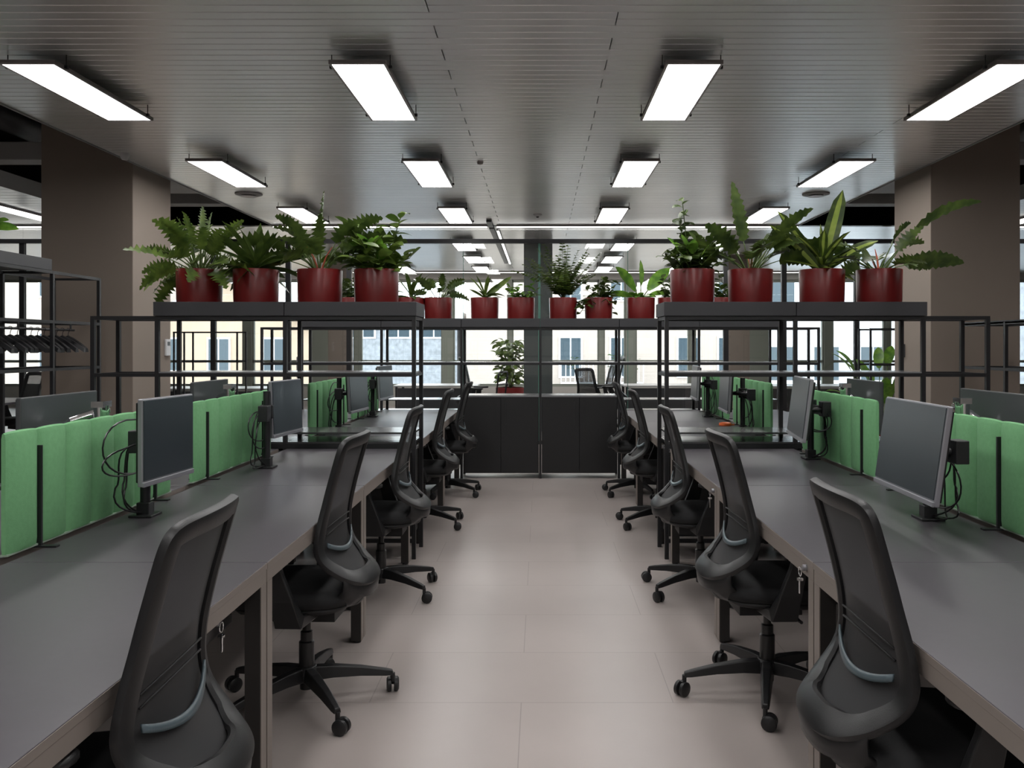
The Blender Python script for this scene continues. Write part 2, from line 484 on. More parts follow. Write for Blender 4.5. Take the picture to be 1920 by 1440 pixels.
for nm, x in (('left', -4.7), ('right', 4.6)):
    simple('air_duct', 'dark duct running through the open ceiling slot by the %s pillar' % nm, 'duct', lambda m: m.tube([(0, -3.5, 0), (0, 11.9, 0)], 0.16, 20), M['duct'], 'ducts in the open ceiling slots', loc=(-5.2 if x < 0 else 5.05, 0, 3.66), smooth=True)
    t = thing('fan_coil', 'hanging ventilation unit in the open slot behind the %s pillar' % nm, 'ventilation unit', (-4.45 if x < 0 else 4.3, 10.1, 3.3), 0, 'ventilation units in the ceiling slots')
    b = MB(); b.box((0, 0, 0.15), (0.8, 0.9, 0.3)); b.build('casing', M['duct'], t, bevel=0.01)
    b = MB(); b.box((0, 0, -0.01), (0.7, 0.8, 0.02)); b.build('grille', M['beam'], t, bevel=0.004)
# thermostats on the pillars
t = thing('thermostat', 'small white thermostat on the side of the left pillar', 'thermostat', (-3.82, 8.72, 1.39))
b = MB(); b.box((0.012, 0, 0), (0.024, 0.10, 0.17)); b.build('housing', M['white'], t, bevel=0.006)
b = MB(); b.box((0.025, 0, 0.04), (0.003, 0.06, 0.04)); b.build('display', M['screen'], t)
simple('wall_controller', 'small dark control box on the side of the right pillar', 'wall controller', lambda m: (m.box((-0.012, 0, 0), (0.024, 0.09, 0.13)), m.box((-0.026, 0, 0.02), (0.006, 0.05, 0.04))), M['duct'], loc=(3.66, 8.6, 1.36), bevel=0.004)

# ------------------------------------------------------------------ desks
DZ = 0.74
ROWS = [(1.19, 2.64), (2.64, 4.09), (4.09, 5.54), (6.06, 7.50), (7.50, 8.94)]
rname = ['nearest', 'second', 'third, before the tall rack,', 'first beyond the tall rack,', 'last before the black cabinets,']
def make_desk(L):
    t = thing('desk', '', 'desk')
    # local x: depth of the desk (0 at aisle edge), local y: length
    d = MB(); d.b2(0.0, 0.80, 0.002, L - 0.002, DZ - 0.02, DZ); d.build('desktop', M['desk'], t, bevel=0.0015)
    e = MB(); e.b2(-0.0015, 0.0, 0.002, L - 0.002, DZ - 0.02, DZ - 0.002); e.build('edge_strip', M['deskedge'], t)
    a = MB()
    a.b2(0.76, 0.79, 0.05, L - 0.05, DZ - 0.065, DZ - 0.021)
    for y in (0.004, L - 0.046): a.b2(0.038, 0.76, y, y + 0.042, DZ - 0.065, DZ - 0.021)
    a.build('apron_rail', M['desksteel'], t, bevel=0.002)
    a = MB(); a.b2(0.001, 0.03, 0.003, L - 0.003, DZ - 0.062, DZ - 0.0215); a.build('front_rail', M['deskedge'], t, bevel=0.001)
    for x in (0.001, 0.74):
        for y in (0.004, L - 0.054):
            l = MB(); z1 = DZ - (0.062 if x < 0.1 else 0.021); l.b2(x + 0.003, x + 0.05, y, y + 0.05, 0.012, z1); l.cur = 1; l.b2(x, x + 0.003, y + 0.001, y + 0.049, 0.012, z1); l.build('leg', [M['desksteel'], M['deskedge'] if x < 0.1 else M['desksteel']], t)  # pale aisle face, black other faces: light and shade put into the leg colours
            f = MB(); f.cyl((x + 0.025, y + 0.025, 0), 0.018, 0.012, 12)
            f.build('foot', M['black'], t)
    tr = MB()
    tr.b2(0.55, 0.72, 0.2, L - 0.2, DZ - 0.20, DZ - 0.195); tr.b2(0.55, 0.555, 0.2, L - 0.2, DZ - 0.20, DZ - 0.12); tr.b2(0.715, 0.72, 0.2, L - 0.2, DZ - 0.20, DZ - 0.07)
    tr.build('cable_tray', M['black'], t)
    return t
protoL = {}
for r, (y0, y1) in enumerate(ROWS):
    L = round(y1 - y0, 3)
    if L not in protoL: protoL[L] = make_desk(L)
    for side, sn in ((-1, 'left'), (1, 'right')):
        for outer in (0, 1):
            if outer and r == 0: continue
            if outer: x = side * 1.70; rot = 0 if side > 0 else PI
            else: x = side * 0.845; rot = 0 if side > 0 else PI
            # local x points away from the aisle; rotating by pi also flips y
            yy = y0 if side > 0 else y1
            if outer:
                lab = 'grey desk behind the %s green screens, %s row' % (sn, rname[r])
            else:
                lab = 'grey laminate desk along the aisle, %s side, %s row' % (sn, rname[r])
            lab = lab.replace(', row', ' row').replace(',  row', ' row')
            place(protoL[L], USED, (x, yy, 0), rot, lab, 'grey office desks in two double rows')

# ------------------------------------------------------------------ green screens
def make_screen(L, nch, brk=(1, -1)):
    t = thing('desk_screen', '', 'desk screen')
    H = 0.385; pitch = L / nch
    m = MB(); sub = 8; rings = []
    for i in range(nch * sub + 1):
        y = i * L / (nch * sub)
        ph = (i % sub) / sub
        bulge = math.sin(PI * ph) ** 0.5 if 0 < ph < 1 else 0.0
        th = 0.006 + 0.016 * bulge
        if i in (0, nch * sub): th = 0.007
        tp = H - 0.004 + 0.004 * bulge
        rings.append([Vector((-th * 0.7, y, 0)), Vector((-th, y, 0.02)), Vector((-th, y, tp - 0.02)), Vector((-th * 0.6, y, tp - 0.004)), Vector((0, y, tp)), Vector((th * 0.6, y, tp - 0.004)), Vector((th, y, tp - 0.02)), Vector((th, y, 0.02)), Vector((th * 0.7, y, 0))])
    m.ring_sweep(rings)
    m.build('padded_panel', M['green'], t, smooth=True)
    e = MB(); e.b2(-0.012, 0.012, 0.002, L - 0.002, -0.006, 0.0); e.build('bottom_rail', M['greenedge'], t)
    for k in (pitch, L - pitch):
        b = MB(); b.b2(-0.022, 0.022, k - 0.005, k + 0.005, -0.012, H - 0.06)
        b.b2(-0.075, 0.075, k - 0.012, k + 0.012, -0.014, -0.008); b.build('bracket', M['black'], t, bevel=0.001)
    return t
scr = make_screen(1.19, 7)
for side, sn, ys in ((-1, 'left', (2.67, 4.10, 6.2, 7.62)), (1, 'right', (2.93, 4.25, 6.2, 7.62))):
    for k, y in enumerate(ys):
        place(scr, USED, (side * 1.68, y, DZ + 0.014), 0, 'green channelled felt desk screen on the %s desks, %s' % (sn, ['nearest to us', 'second, ending at the tall rack', 'first beyond the tall rack', 'farthest, near the glass partition'][k]), 'green felt desk screens')

# ------------------------------------------------------------------ monitors
def rotz(a): return Matrix.Rotation(a, 3, 'Z')
def bez(p0, p1, p2, p3, n=14):
    out = []
    for i in range(n + 1):
        t = i / n
        out.append(Vector(p0) * (1 - t) ** 3 + Vector(p1) * 3 * t * (1 - t) ** 2 + Vector(p2) * 3 * t * t * (1 - t) + Vector(p3) * t ** 3)
    return out
def monitor(pole, cen, w, h, face, tilt, label, polez=0.40, cables=True, chrome=False, size_n=''):
    """pole (x,y), cen (x,y,z) centre of the screen, face: direction the screen looks at (degrees from +x)"""
    t = thing('computer_monitor', label, 'computer monitor', (pole[0], pole[1], DZ), 0, 'monitors on desk poles')
    fr = Matrix.Rotation(R(face), 3, 'Z') @ Matrix.Rotation(R(-tilt), 3, 'Y')   # local x = screen normal
    c = Vector((cen[0] - pole[0], cen[1] - pole[1], cen[2] - DZ))
    def P(x, y, z): return c + fr @ Vector((x, y, z))
    m = MB(); m.box(c + fr @ Vector((-0.012, 0, 0)), (0.020, w, h), fr); m.build('housing', M['monback' if chrome else 'silver'], t, bevel=0.004)
    if not chrome:
        bk = MB(); bk.box(c + fr @ Vector((-0.028, 0, 0)), (0.014, w * 0.94, h * 0.92), fr); bk.build('back_cover', M['blackgloss'], t, bevel=0.004)
    m = MB(); m.box(c + fr @ Vector((-0.0005, 0, 0.008)), (0.004, w - 0.010, h - 0.030), fr); m.build('screen', M['screen'], t)
    ch = MB(); ch.box(c + fr @ Vector((0.0, 0, -h / 2 + 0.008)), (0.008, w, 0.018), fr); ch.build('chin', M['silver'], t, bevel=0.002)
    am = M['chrome'] if chrome else M['black']
    p = MB()
    if chrome:
        p.tube([(0, 0, 0.01), (0, 0, c.z + 0.10)], 0.016, 14); p.cyl((0, 0, c.z + 0.06), 0.030, 0.06, 18)
        p.tube([(0, 0, c.z + 0.09), (0, 0.06, c.z + 0.10), P(-0.09, 0.05, 0.06), P(-0.03, 0, 0)], 0.018, 10)
        p.box(P(-0.03, 0, 0), (0.02, 0.08, 0.08), fr)
        p.tube([(0, 0, c.z + 0.11), (0, 0.05, c.z + 0.05), (0, 0.13, c.z + 0.01)], 0.012, 10); p.box((0, 0.0, c.z + 0.125), (0.05, 0.07, 0.025))
        p.build('arm', am, t, smooth=True)
    else:
        p.tube([(0, 0, 0.01), (0, 0, polez)], 0.019, 16)
        p.build('pole', am, t, smooth=True)
        a = MB()
        a.cyl((0, 0, c.z - 0.045), 0.034, 0.075, 18)
        hub = Vector((0, 0, c.z - 0.01))
        elbow = hub + (Vector((0.02, -0.10, 0)) if c.x > 0 else Vector((0.018, -0.20, 0)))
        a.tube([hub, elbow], 0.017, 8); a.tube([elbow, P(-0.055, 0, -0.01)], 0.016, 8)
        a.box(elbow, (0.05, 0.07, 0.085)); a.box(P(-0.042, 0, 0), (0.018, 0.10, 0.10), fr)
        a.tube([hub + Vector((0, 0, -0.03)), elbow + Vector((0, 0, -0.03))], 0.010, 8)
        a.build('arm', am, t, bevel=0.004)
    b = MB(); b.box((0, 0, 0.005), (0.09, 0.10, 0.010)); b.box((0, 0, 0.03), (0.05, 0.05, 0.05)); b.build('clamp', am if chrome else M['black'], t, bevel=0.003)
    if cables:
        rnd = random.Random(int(abs(pole[1]) * 100 + (5 if pole[0] > 0 else 0)))
        for k in range(5):
            s = -1 if c.x > 0 else 1      # towards the green screen
            z0 = c.z + rnd.uniform(-0.06, 0.06)
            z1 = rnd.uniform(0.03, 0.20)
            yy = -rnd.uniform(0.14, 0.32); dz = rnd.uniform(0.0, 0.12)
            q = MB(); xo = s * rnd.uniform(0.015, 0.05)
            if k % 2: pts = bez((0, 0, z0), (xo, yy * 1.2, z0 + dz), (xo, yy * 1.3, z1 - 0.02), (xo * 0.3, 0.0, z1))
            else: pts = bez(P(-0.04, 0, -0.03), (xo, yy, z0 + 0.1), (xo, yy * 0.3, z1), (xo, yy * 0.6, z1 - 0.02), 10) + bez((xo, yy * 0.6, z1 - 0.02), (xo, yy * 0.8, max(0.01, z1 - 0.1)), (xo * 0.4, -0.03, 0.02), (0, -0.01, 0.012), 8)[1:]
            q.tube(pts, 0.0035, 6); q.build('cable', M['blackgloss'], t, smooth=True)
    return t
monitor((-1.555, 3.36), (-1.425, 3.28, 1.055), 0.37, 0.32, -5, 0, 'squarish silver framed monitor turned to the aisle, nearest on the left desks', 0.42)
monitor((-1.50, 4.68), (-1.455, 4.92, 1.055), 0.42, 0.315, -6, 2, 'silver framed monitor beside the tall rack on the left desks', 0.42)
monitor((1.50, 3.30), (1.36, 3.16, 1.035), 0.56, 0.345, 178, 8, 'wide silver framed monitor tilted back, nearest on the right desks', 0.30)
monitor((1.60, 5.05), (1.46, 4.84, 1.06), 0.56, 0.345, 172, 7, 'wide silver framed monitor beside the tall rack on the right desks', 0.34)
monitor((-1.56, 6.62), (-1.43, 6.74, 1.05), 0.50, 0.32, -4, 3, 'silver framed monitor seen through the left rack, nearer of two', 0.42)
monitor((-1.58, 8.05), (-1.47, 8.15, 1.06), 0.50, 0.32, -4, 3, 'silver framed monitor seen through the left rack, farther of two', 0.42)
monitor((1.57, 6.62), (1.45, 6.74, 1.05), 0.50, 0.32, 176, 3, 'silver framed monitor seen through the right rack, nearer of two', 0.42)
monitor((1.58, 8.05), (1.47, 8.15, 1.06), 0.50, 0.32, 176, 3, 'silver framed monitor seen through the right rack, farther of two', 0.42)
monitor((-1.80, 3.50), (-2.0, 3.53, 1.045), 0.56, 0.33, 180, 0, 'dark monitor on a chrome arm behind the nearest left green screen', chrome=True, cables=False)
monitor((-1.82, 5.0), (-2.0, 5.14, 1.045), 0.54, 0.31, 180, 0, 'dark monitor on a chrome arm behind the second left green screen', chrome=True, cables=False)
monitor((1.84, 3.72), (2.0, 3.74, 1.045), 0.56, 0.33, 0, 0, 'dark monitor on a chrome arm behind the nearest right green screen', chrome=True, cables=False)
monitor((1.84, 5.15), (2.0, 5.24, 1.045), 0.54, 0.31, 0, 0, 'dark monitor on a chrome arm behind the second right green screen', chrome=True, cables=False)

# ------------------------------------------------------------------ task chair
def lerp(a, b, t): return a + (b - a) * t
PROF = [(0.44, -0.292), (0.49, -0.272), (0.54, -0.215), (0.60, -0.162), (0.66, -0.143), (0.75, -0.146), (0.85, -0.166), (0.95, -0.193), (1.07, -0.228)]
def catmull(p, t):
    """p: list of (x, y) knots; value at x = t, smooth"""
    n = len(p)
    if t <= p[0][0]: return p[0][1]
    if t >= p[-1][0]: return p[-1][1]
    i = max(k for k in range(n - 1) if p[k][0] <= t)
    def sl(k):
        if k == 0: return (p[1][1] - p[0][1]) / (p[1][0] - p[0][0])
        if k == n - 1: return (p[-1][1] - p[-2][1]) / (p[-1][0] - p[-2][0])
        return (p[k + 1][1] - p[k - 1][1]) / (p[k + 1][0] - p[k - 1][0])
    h = p[i + 1][0] - p[i][0]; q = (t - p[i][0]) / h
    return (2 * q**3 - 3 * q**2 + 1) * p[i][1] + (q**3 - 2 * q**2 + q) * h * sl(i) + (-2 * q**3 + 3 * q**2) * p[i + 1][1] + (q**3 - q**2) * h * sl(i + 1)
def yprof(z): return catmull(PROF, z)
WS = 1.09
OUT = [(a * WS, b) for a, b in [(0.0, 0.485), (0.065, 0.487), (0.125, 0.500), (0.175, 0.532), (0.207, 0.585), (0.214, 0.65), (0.202, 0.72), (0.190, 0.80), (0.187, 0.88), (0.187, 0.96), (0.186, 1.015), (0.176, 1.045), (0.150, 1.060), (0.10, 1.066), (0.0, 1.068)]]
def outline():
    P = [(-OUT[1][0], OUT[1][1])] + OUT + [(-OUT[-2][0], OUT[-2][1])]
    res = []
    for i in range(1, len(P) - 2):
        for k in range(5):
            t = k / 5
            f = lambda a, b, c, d: 0.5 * (2 * b + (c - a) * t + (2 * a - 5 * b + 4 * c - d) * t * t + (3 * b - a - 3 * c + d) * t**3)
            res.append((f(P[i-1][0], P[i][0], P[i+1][0], P[i+2][0]), f(P[i-1][1], P[i][1], P[i+1][1], P[i+2][1])))
    res.append(OUT[-1])
    return res
HALF = outline()
def wprof(z):
    for (b, a), (d, c) in zip(HALF[:-1], HALF[1:]):
        if z <= c and c > a: return lerp(b, d, max(0, (z - a) / (c - a)))
    return 0
def backpt(u, z, off=0.0):
    return Vector((u, yprof(z) + 0.75 * u * u + off, z))
def make_chair():
    t = thing('office_chair', '', 'office chair')
    # backrest frame: closed loop
    half = HALF
    loop = half + [(-u, z) for u, z in reversed(half[1:-1])]
    n = len(loop); rings = []
    for i, (u, z) in enumerate(loop):
        p = backpt(u, z)
        q = backpt(*loop[(i + 1) % n]) - backpt(*loop[i - 1])
        q.normalize()
        e = 0.004
        nu = (backpt(u + e, z) - backpt(u - e, z)).normalized()
        nz = (backpt(u, z + e) - backpt(u, z - e)).normalized()
        nor = nu.cross(nz).normalized()            # +-y
        if nor.y > 0: nor = -nor                   # pointing backwards
        inn = nor.cross(q).normalized()
        toc = backpt(0, 0.77) - p
        if inn.dot(toc) < 0: inn = -inn
        wd = 0.050 + 0.026 * max(0.0, 1 - abs(z - 0.49) / 0.12)
        th = 0.014
        sec = [(0.000, 0.0), (0.003, th * 0.8), (0.010, th), (wd * 0.6, th), (wd - 0.006, th * 0.8), (wd, 0.002), (wd - 0.003, -0.008), (0.006, -0.010), (0.001, -0.007)]
        rings.append([p + inn * a + nor * b for a, b in sec])
    m = MB(); m.ring_sweep(rings, closed=True)
    m.build('backrest_frame', M['plastic'], t, smooth=True)
    # mesh
    def fm(u, v):
        z = lerp(0.50, 1.05, v)
        w = max(0.02, wprof(z) - 0.016)
        return backpt((u * 2 - 1) * w, z, 0.004)
    m = MB(); m.grid(fm, 12, 26); m.build('backrest_mesh', M['mesh'], t, smooth='all')
    # lumbar support: pale band with a thin outline above it
    def band(z0, z1, off, half_w):
        m = MB()
        def fb(u, v):
            uu = (u * 2 - 1)
            z = lerp(z0, z1, v) + 0.04 * uu * uu
            return backpt(uu * half_w, z, off)
        m.grid(fb, 16, 2); return m
    band(0.610, 0.628, -0.012, 0.172).build('lumbar_band', M['lumbar'], t, smooth='all', solid=0.006)
    m = MB()
    m.tube([backpt(uu * 0.165, 0.742 - 0.02 * uu * uu, -0.004) for uu in [k / 8 - 1 for k in range(17)]], 0.0028, 6)
    m.tube([backpt(uu * 0.165, 0.715 - 0.02 * uu * uu, -0.004) for uu in [k / 8 - 1 for k in range(17)]], 0.0028, 6)
    m.build('lumbar_outline', M['dark'], t, smooth='all')
    # carrier shell from the loop bottom down to the seat pan, with an opening behind the seat
    low = [(0.0, 0.485), (0.076, 0.487), (0.136, 0.500), (0.191, 0.532)]
    path = [(0.0, 0.0, 1.0), (-0.010, -0.030, 1.02), (-0.006, -0.062, 1.0), (0.024, -0.090, 0.95), (0.080, -0.108, 0.86), (0.170, -0.118, 0.72)]
    def sh(u, v):
        uu = (u * 2 - 1) * 0.185
        z0 = catmull(low, abs(uu)) + 0.022
        p = backpt(uu, z0, -0.008)
        k = v * (len(path) - 1); i = min(int(k), len(path) - 2); f = k - i; f2 = f * f * (3 - 2 * f) * 0.3 + f * 0.7
        dy = lerp(path[i][0], path[i + 1][0], f2); dz = lerp(path[i][1], path[i + 1][1], f); w = lerp(path[i][2], path[i + 1][2], f)
        return Vector((uu * w, p.y + dy, z0 + dz))
    NU, NV = 16, 15
    m = MB()
    vs = [sh(i / NU, j / NV) for j in range(NV + 1) for i in range(NU + 1)]
    fs = [(j * (NU + 1) + i, j * (NU + 1) + i + 1, (j + 1) * (NU + 1) + i + 1, (j + 1) * (NU + 1) + i) for j in range(NV) for i in range(NU) if not (2 < i < NU - 3 and 5 < j < 10)]
    m.add(vs, fs)
    m.build('back_carrier', M['plastic'], t, smooth='all', solid=0.012)
    # seat cushion
    def seat_ring(z, grow):
        out = []
        for k in range(32):
            a = 2 * PI * k / 32
            cx, sy = math.cos(a), math.sin(a)
            e = 0.55
            x = (0.245 + grow) * math.copysign(abs(cx) ** e, cx)
            y = (0.235 + grow) * math.copysign(abs(sy) ** e, sy)
            if y < 0: x *= 0.94
            dz = -0.02 * max(0, (y - 0.15) / 0.1)
            out.append(Vector((x, y + 0.02, z + dz)))
        return out
    m = MB(); m.ring_sweep([seat_ring(0.425, -0.03), seat_ring(0.43, -0.005), seat_ring(0.455, 0.0), seat_ring(0.478, -0.012), seat_ring(0.488, -0.04), seat_ring(0.49, -0.12)])
    m.build('seat', M['fabric'], t, smooth='all')
    m = MB(); m.ring_sweep([seat_ring(0.395, -0.06), seat_ring(0.405, -0.025), seat_ring(0.425, -0.01)])
    m.build('seat_pan', M['dark'], t, smooth='all')
    m = MB(); m.box((0, -0.01, 0.37), (0.17, 0.25, 0.055)); m.tube([(0.05, 0.05, 0.375), (0.24, 0.05, 0.37), (0.265, 0.05, 0.372)], 0.007, 8); m.build('tilt_mechanism', M['dark'], t, bevel=0.01)
    # arms
    for s in (-1, 1):
        a = thing('armrest', '', ''); del a['label'], a['category']
        a.parent = t
        m = MB()
        secs = [(-0.03, 0.385, 0.12, 0.10, 0.030), (-0.02, 0.40, 0.27, 0.10, 0.032), (0.0, 0.48, 0.285, 0.085, 0.030), (0.03, 0.58, 0.285, 0.065, 0.028), (0.045, 0.645, 0.283, 0.06, 0.026)]
        rings = []
        for y, z, x, wy, wx in secs:
            if x < 0.2: rings.append([Vector((s * x, y - wy / 2, z - 0.012)), Vector((s * x, y + wy / 2, z - 0.012)), Vector((s * x, y + wy / 2, z + 0.012)), Vector((s * x, y - wy / 2, z + 0.012))])
            elif z < 0.42: rings.append([Vector((s * (x + 0.015), y - wy / 2, z - 0.02)), Vector((s * (x + 0.015), y + wy / 2, z - 0.02)), Vector((s * (x - 0.02), y + wy / 2, z + 0.02)), Vector((s * (x - 0.02), y - wy / 2, z + 0.02))])
            else: rings.append([Vector((s * (x + wx / 2), y - wy / 2, z)), Vector((s * (x + wx / 2), y + wy / 2, z)), Vector((s * (x - wx / 2), y + wy / 2, z)), Vector((s * (x - wx / 2), y - wy / 2, z))])
        m.ring_sweep(rings); m.build('arm_post', M['plastic'], a, bevel=0.005)
        m = MB()
        rr = []
        for z, g in ((0.640, -0.012), (0.646, 0), (0.658, 0), (0.666, -0.010)):
            rr.append([Vector((s * 0.28 + (0.045 + g) * math.copysign(abs(math.cos(q)) ** 0.6, math.cos(q)), 0.06 + (0.12 + g) * math.copysign(abs(math.sin(q)) ** 0.6, math.sin(q)), z)) for q in [2 * PI * k / 20 for k in range(20)]])
        m.ring_sweep(rr); m.build('arm_pad', M['plastic'], a, smooth='all')
    # column
    m = MB(); m.lathe([(0.030, 0.10), (0.030, 0.24), (0.024, 0.245), (0.024, 0.28), (0.016, 0.285), (0.016, 0.36)], 20); m.lathe([(0.026, 0.055), (0.028, 0.10)], 20); m.build('gas_column', M['blackgloss'], t, smooth=True)
    m = MB()
    m.lathe([(0.036, 0.085), (0.042, 0.10), (0.042, 0.135), (0.036, 0.145)], 20)
    legs = []
    for k in range(5):
        a = R(90 + 72 * k) ; d = Vector((math.cos(a), math.sin(a), 0)); w = Vector((-d.y, d.x, 0))
        rings = []
        for q, (r, zt, zb, hw) in enumerate(((0.02, 0.142, 0.088, 0.026), (0.10, 0.138, 0.092, 0.026), (0.21, 0.122, 0.086, 0.021), (0.31, 0.100, 0.074, 0.017), (0.338, 0.092, 0.072, 0.014))):
            rings.append([d * r + w * hw * 0.7 + Vector((0, 0, zt)), d * r + w * hw + Vector((0, 0, zb)), d * r - w * hw + Vector((0, 0, zb)), d * r - w * hw * 0.7 + Vector((0, 0, zt))])
        m.ring_sweep(rings)
    m.build('star_base', M['plastic'], t, bevel=0.004)
    for k in range(5):
        a = R(90 + 72 * k); d = Vector((math.cos(a), math.sin(a), 0))
        sw = a + R([70, 110, 40, 85, 120][k])
        ax = Vector((-math.sin(sw), math.cos(sw), 0)); fw = Vector((math.cos(sw), math.sin(sw), 0))
        c = d * 0.338 + fw * 0.015
        cs = MB()
        cs.tube([d * 0.338 + Vector((0, 0, 0.045)), d * 0.338 + Vector((0, 0, 0.08))], 0.009, 10)
        for s in (-1, 1):
            n = 20; rr = []
            for off, rad in ((0.005, 0.024), (0.007, 0.029), (0.020, 0.029), (0.025, 0.022)):
                rr.append([c + ax * s * off + fw * math.cos(2 * PI * q / n) * rad + Vector((0, 0, 0.029 + math.sin(2 * PI * q / n) * rad)) for q in range(n)])
            cs.ring_sweep(rr)
        cs.box(c + Vector((0, 0, 0.045)), (0.016, 0.016, 0.03))
        cs.build('caster', M['plastic'], t, smooth=True)
    return t
chair = make_chair()
CH = [(-0.92, 1.84, 92, 0, 'black mesh office chair cut off by the bottom edge, nearest in the left row'),
      (-0.925, 3.38, 88, -18, 'black mesh office chair at the second left desk, casters in the aisle'),
      (-0.91, 4.88, 90, 0, 'black mesh office chair on the left just before the tall rack'),
      (-0.92, 6.72, 90, 0, 'black mesh office chair on the left just beyond the tall rack'),
      (-0.88, 8.12, 88, 0, 'black mesh office chair overlapping the left end of the black cabinets'),
      (0.93, 2.10, -90, 0, 'black mesh office chair cut off by the bottom edge, nearest in the right row'),
      (0.92, 3.46, -88, 36, 'black mesh office chair at the second right desk, caster pair in the aisle'),
      (0.92, 4.90, -91, 0, 'black mesh office chair on the right just before the tall rack'),
      (0.93, 6.72, -90, 0, 'black mesh office chair on the right just beyond the tall rack'),
      (0.92, 8.12, -90, 0, 'black mesh office chair overlapping the right end of the black cabinets'),
      (-2.88, 4.25, -96, 0, 'black office chair behind the dark monitor on the outer left side'),
      (-2.66, 4.95, -90, 0, 'black office chair peeping over the nearest left green screen'),
      (2.66, 5.0, 92, 0, 'black office chair on the outer side of the right desks'),
      (-6.7, 11.0, 150, 0, 'black office chair far behind the coat hangers'),
      (0.80, 12.95, 222, 0, 'black mesh chair turned towards us beyond the glass, right of the grey column'),
      (1.12, 13.7, 95, 0, 'black mesh chair seen edge-on beyond the glass, beside the facing one'),
      (1.15, 15.6, 100, 0, 'black chair farthest beyond the glass on the right side'),
      (-1.02, 13.2, -95, 0, 'black mesh chair seen edge-on beyond the glass, left of the potted tree')]
for x, y, a, sw, lab in CH:
    c = place(chair, USED, (x, y, 0), R(a), lab, 'black office chairs')
    if 'edge-on' in lab: c.scale = (1.0, 1.0, 1.16)
    if sw:
        for ch in [k for k in COL.objects if k.parent == c and k.name.split('.')[0] in ('star_base', 'caster')]:
            ch.rotation_euler = (0, 0, R(sw))

# ------------------------------------------------------------------ racks with planters
def post(par, x, y, z1, w=0.026, z0=0.0):
    m = MB(); m.b2(x - w / 2, x + w / 2, y - w / 2, y + w / 2, z0, z1); m.build('post', M['black'], par)
def rail(par, a, b, w=0.024):
    m = MB(); a, b = Vector(a), Vector(b)
    c = (a + b) / 2; d = b - a
    m.box(c, (max(abs(d.x), w), max(abs(d.y), w), max(abs(d.z), w))); m.build('rail', M['black'], par)
RW = 0.34
def big_rack(name, y0, xs, label, shelf_x, low=True):
    t = thing('metal_rack', label, 'rack', (0, y0, 0), 0, 'black metal racks across the desks')
    x0, x1 = min(xs), max(xs)
    for x in xs:
        for yy in (0, RW): post(t, x, yy, 1.588)
    for yy in (0, RW):
        rail(t, (x0 - 0.013, yy, 1.593), (x1 + 0.013, yy, 1.593))
        rail(t, (x0, yy, 1.216), (x1, yy, 1.216))
    for x in xs:
        for z in (1.593, 1.216): rail(t, (x, 0, z), (x, RW, z), 0.02)
    a, b = shelf_x
    m = MB(); m.b2(a, b, -0.01, RW + 0.01, 1.226, 1.236); m.build('shelf', M['shelf'], t)
    if low:
        m = MB(); m.b2(a, b, -0.012, RW + 0.012, 0.826, 0.838); m.build('shelf', M['cabtop'], t)
        m = MB(); m.b2(a, b, -0.012, RW + 0.012, 0.762, 0.774); m.build('shelf', M['cabtop'], t)
        for yy in (0, RW): rail(t, (a, yy, 0.745), (b, yy, 0.745), 0.03); rail(t, (a, yy, 0.12), (b, yy, 0.12), 0.024)
    return t
for side, sn in ((-1, 'left'), (1, 'right')):
    xs = [side * v for v in (0.835, 1.685, 2.53, 2.955)]
    big_rack('metal_rack', 5.64, xs, 'black metal rack standing across the %s desks, topped by large red pots' % sn, sorted((side * 0.835, side * 2.53)))
xs = [-2.955, -2.53, -1.685, -0.835, 0.0, 0.835, 1.685, 2.53, 2.955]
t = big_rack('metal_rack', 9.06, xs, 'long black metal rack at the end of the aisle before the glass partition', (-2.53, 2.53), low=False)
for a, b in ((-2.53, -0.835), (0.835, 2.53)):
    m = MB(); m.b2(a, b, -0.012, RW + 0.012, 0.826, 0.838); m.build('shelf', M['cabtop'], t)
# cabinets low in the racks
def cabinet(x0, x1, y0, z0, z1, label, dep=0.33, doors=2):
    w = x1 - x0
    t = thing('cabinet', label, 'cabinet', (x0, y0, 0), 0, 'black low cabinets')
    m = MB(); m.b2(0.004, w - 0.004, 0.02, dep, z0, z1); m.build('body', M['cabinet'], t)
    m = MB(); m.b2(0.0, w, -0.004, dep + 0.004, z1, z1 + 0.018); m.build('top', M['shelf'], t)  # paler than the black body: reflected light put into the top's colour
    for k in range(doors):
        a = 0.006 + k * (w - 0.012) / doors; b = a + (w - 0.012) / doors - 0.003
        d = MB(); d.b2(a, b, 0.0, 0.018, z0 + 0.004, z1 - 0.004); dd = d.build('door', M['cabinet'], t, bevel=0.0015)
        hx = b - 0.05 if k == 0 else a + 0.05
        h = MB(); h.b2(hx - 0.004, hx + 0.004, -0.008, 0.0, z1 - 0.30, z1 - 0.05); h.build('handle', M['black'], dd)
for a, b, s in ((-0.82, -0.013, 'left'), (0.013, 0.82, 'right')):
    cabinet(a, b, 9.045, 0.055, 0.865, 'black two-door cabinet closing the aisle, %s of the middle post' % s, 0.36)
for side, s in ((-1, 'left'), (1, 'right')):
    for k, (p, q) in enumerate(((0.85, 1.67), (1.70, 2.515))):
        a, b = sorted((side * p, side * q))
        for yy, nm in ((5.66, 'tall %s rack' % s), (9.08, 'far rack on the %s' % s)):
            cabinet(a, b, yy, 0.14, 0.70, 'black cabinet low in the %s, %s half' % (nm, ['aisle', 'outer'][k]), 0.30)
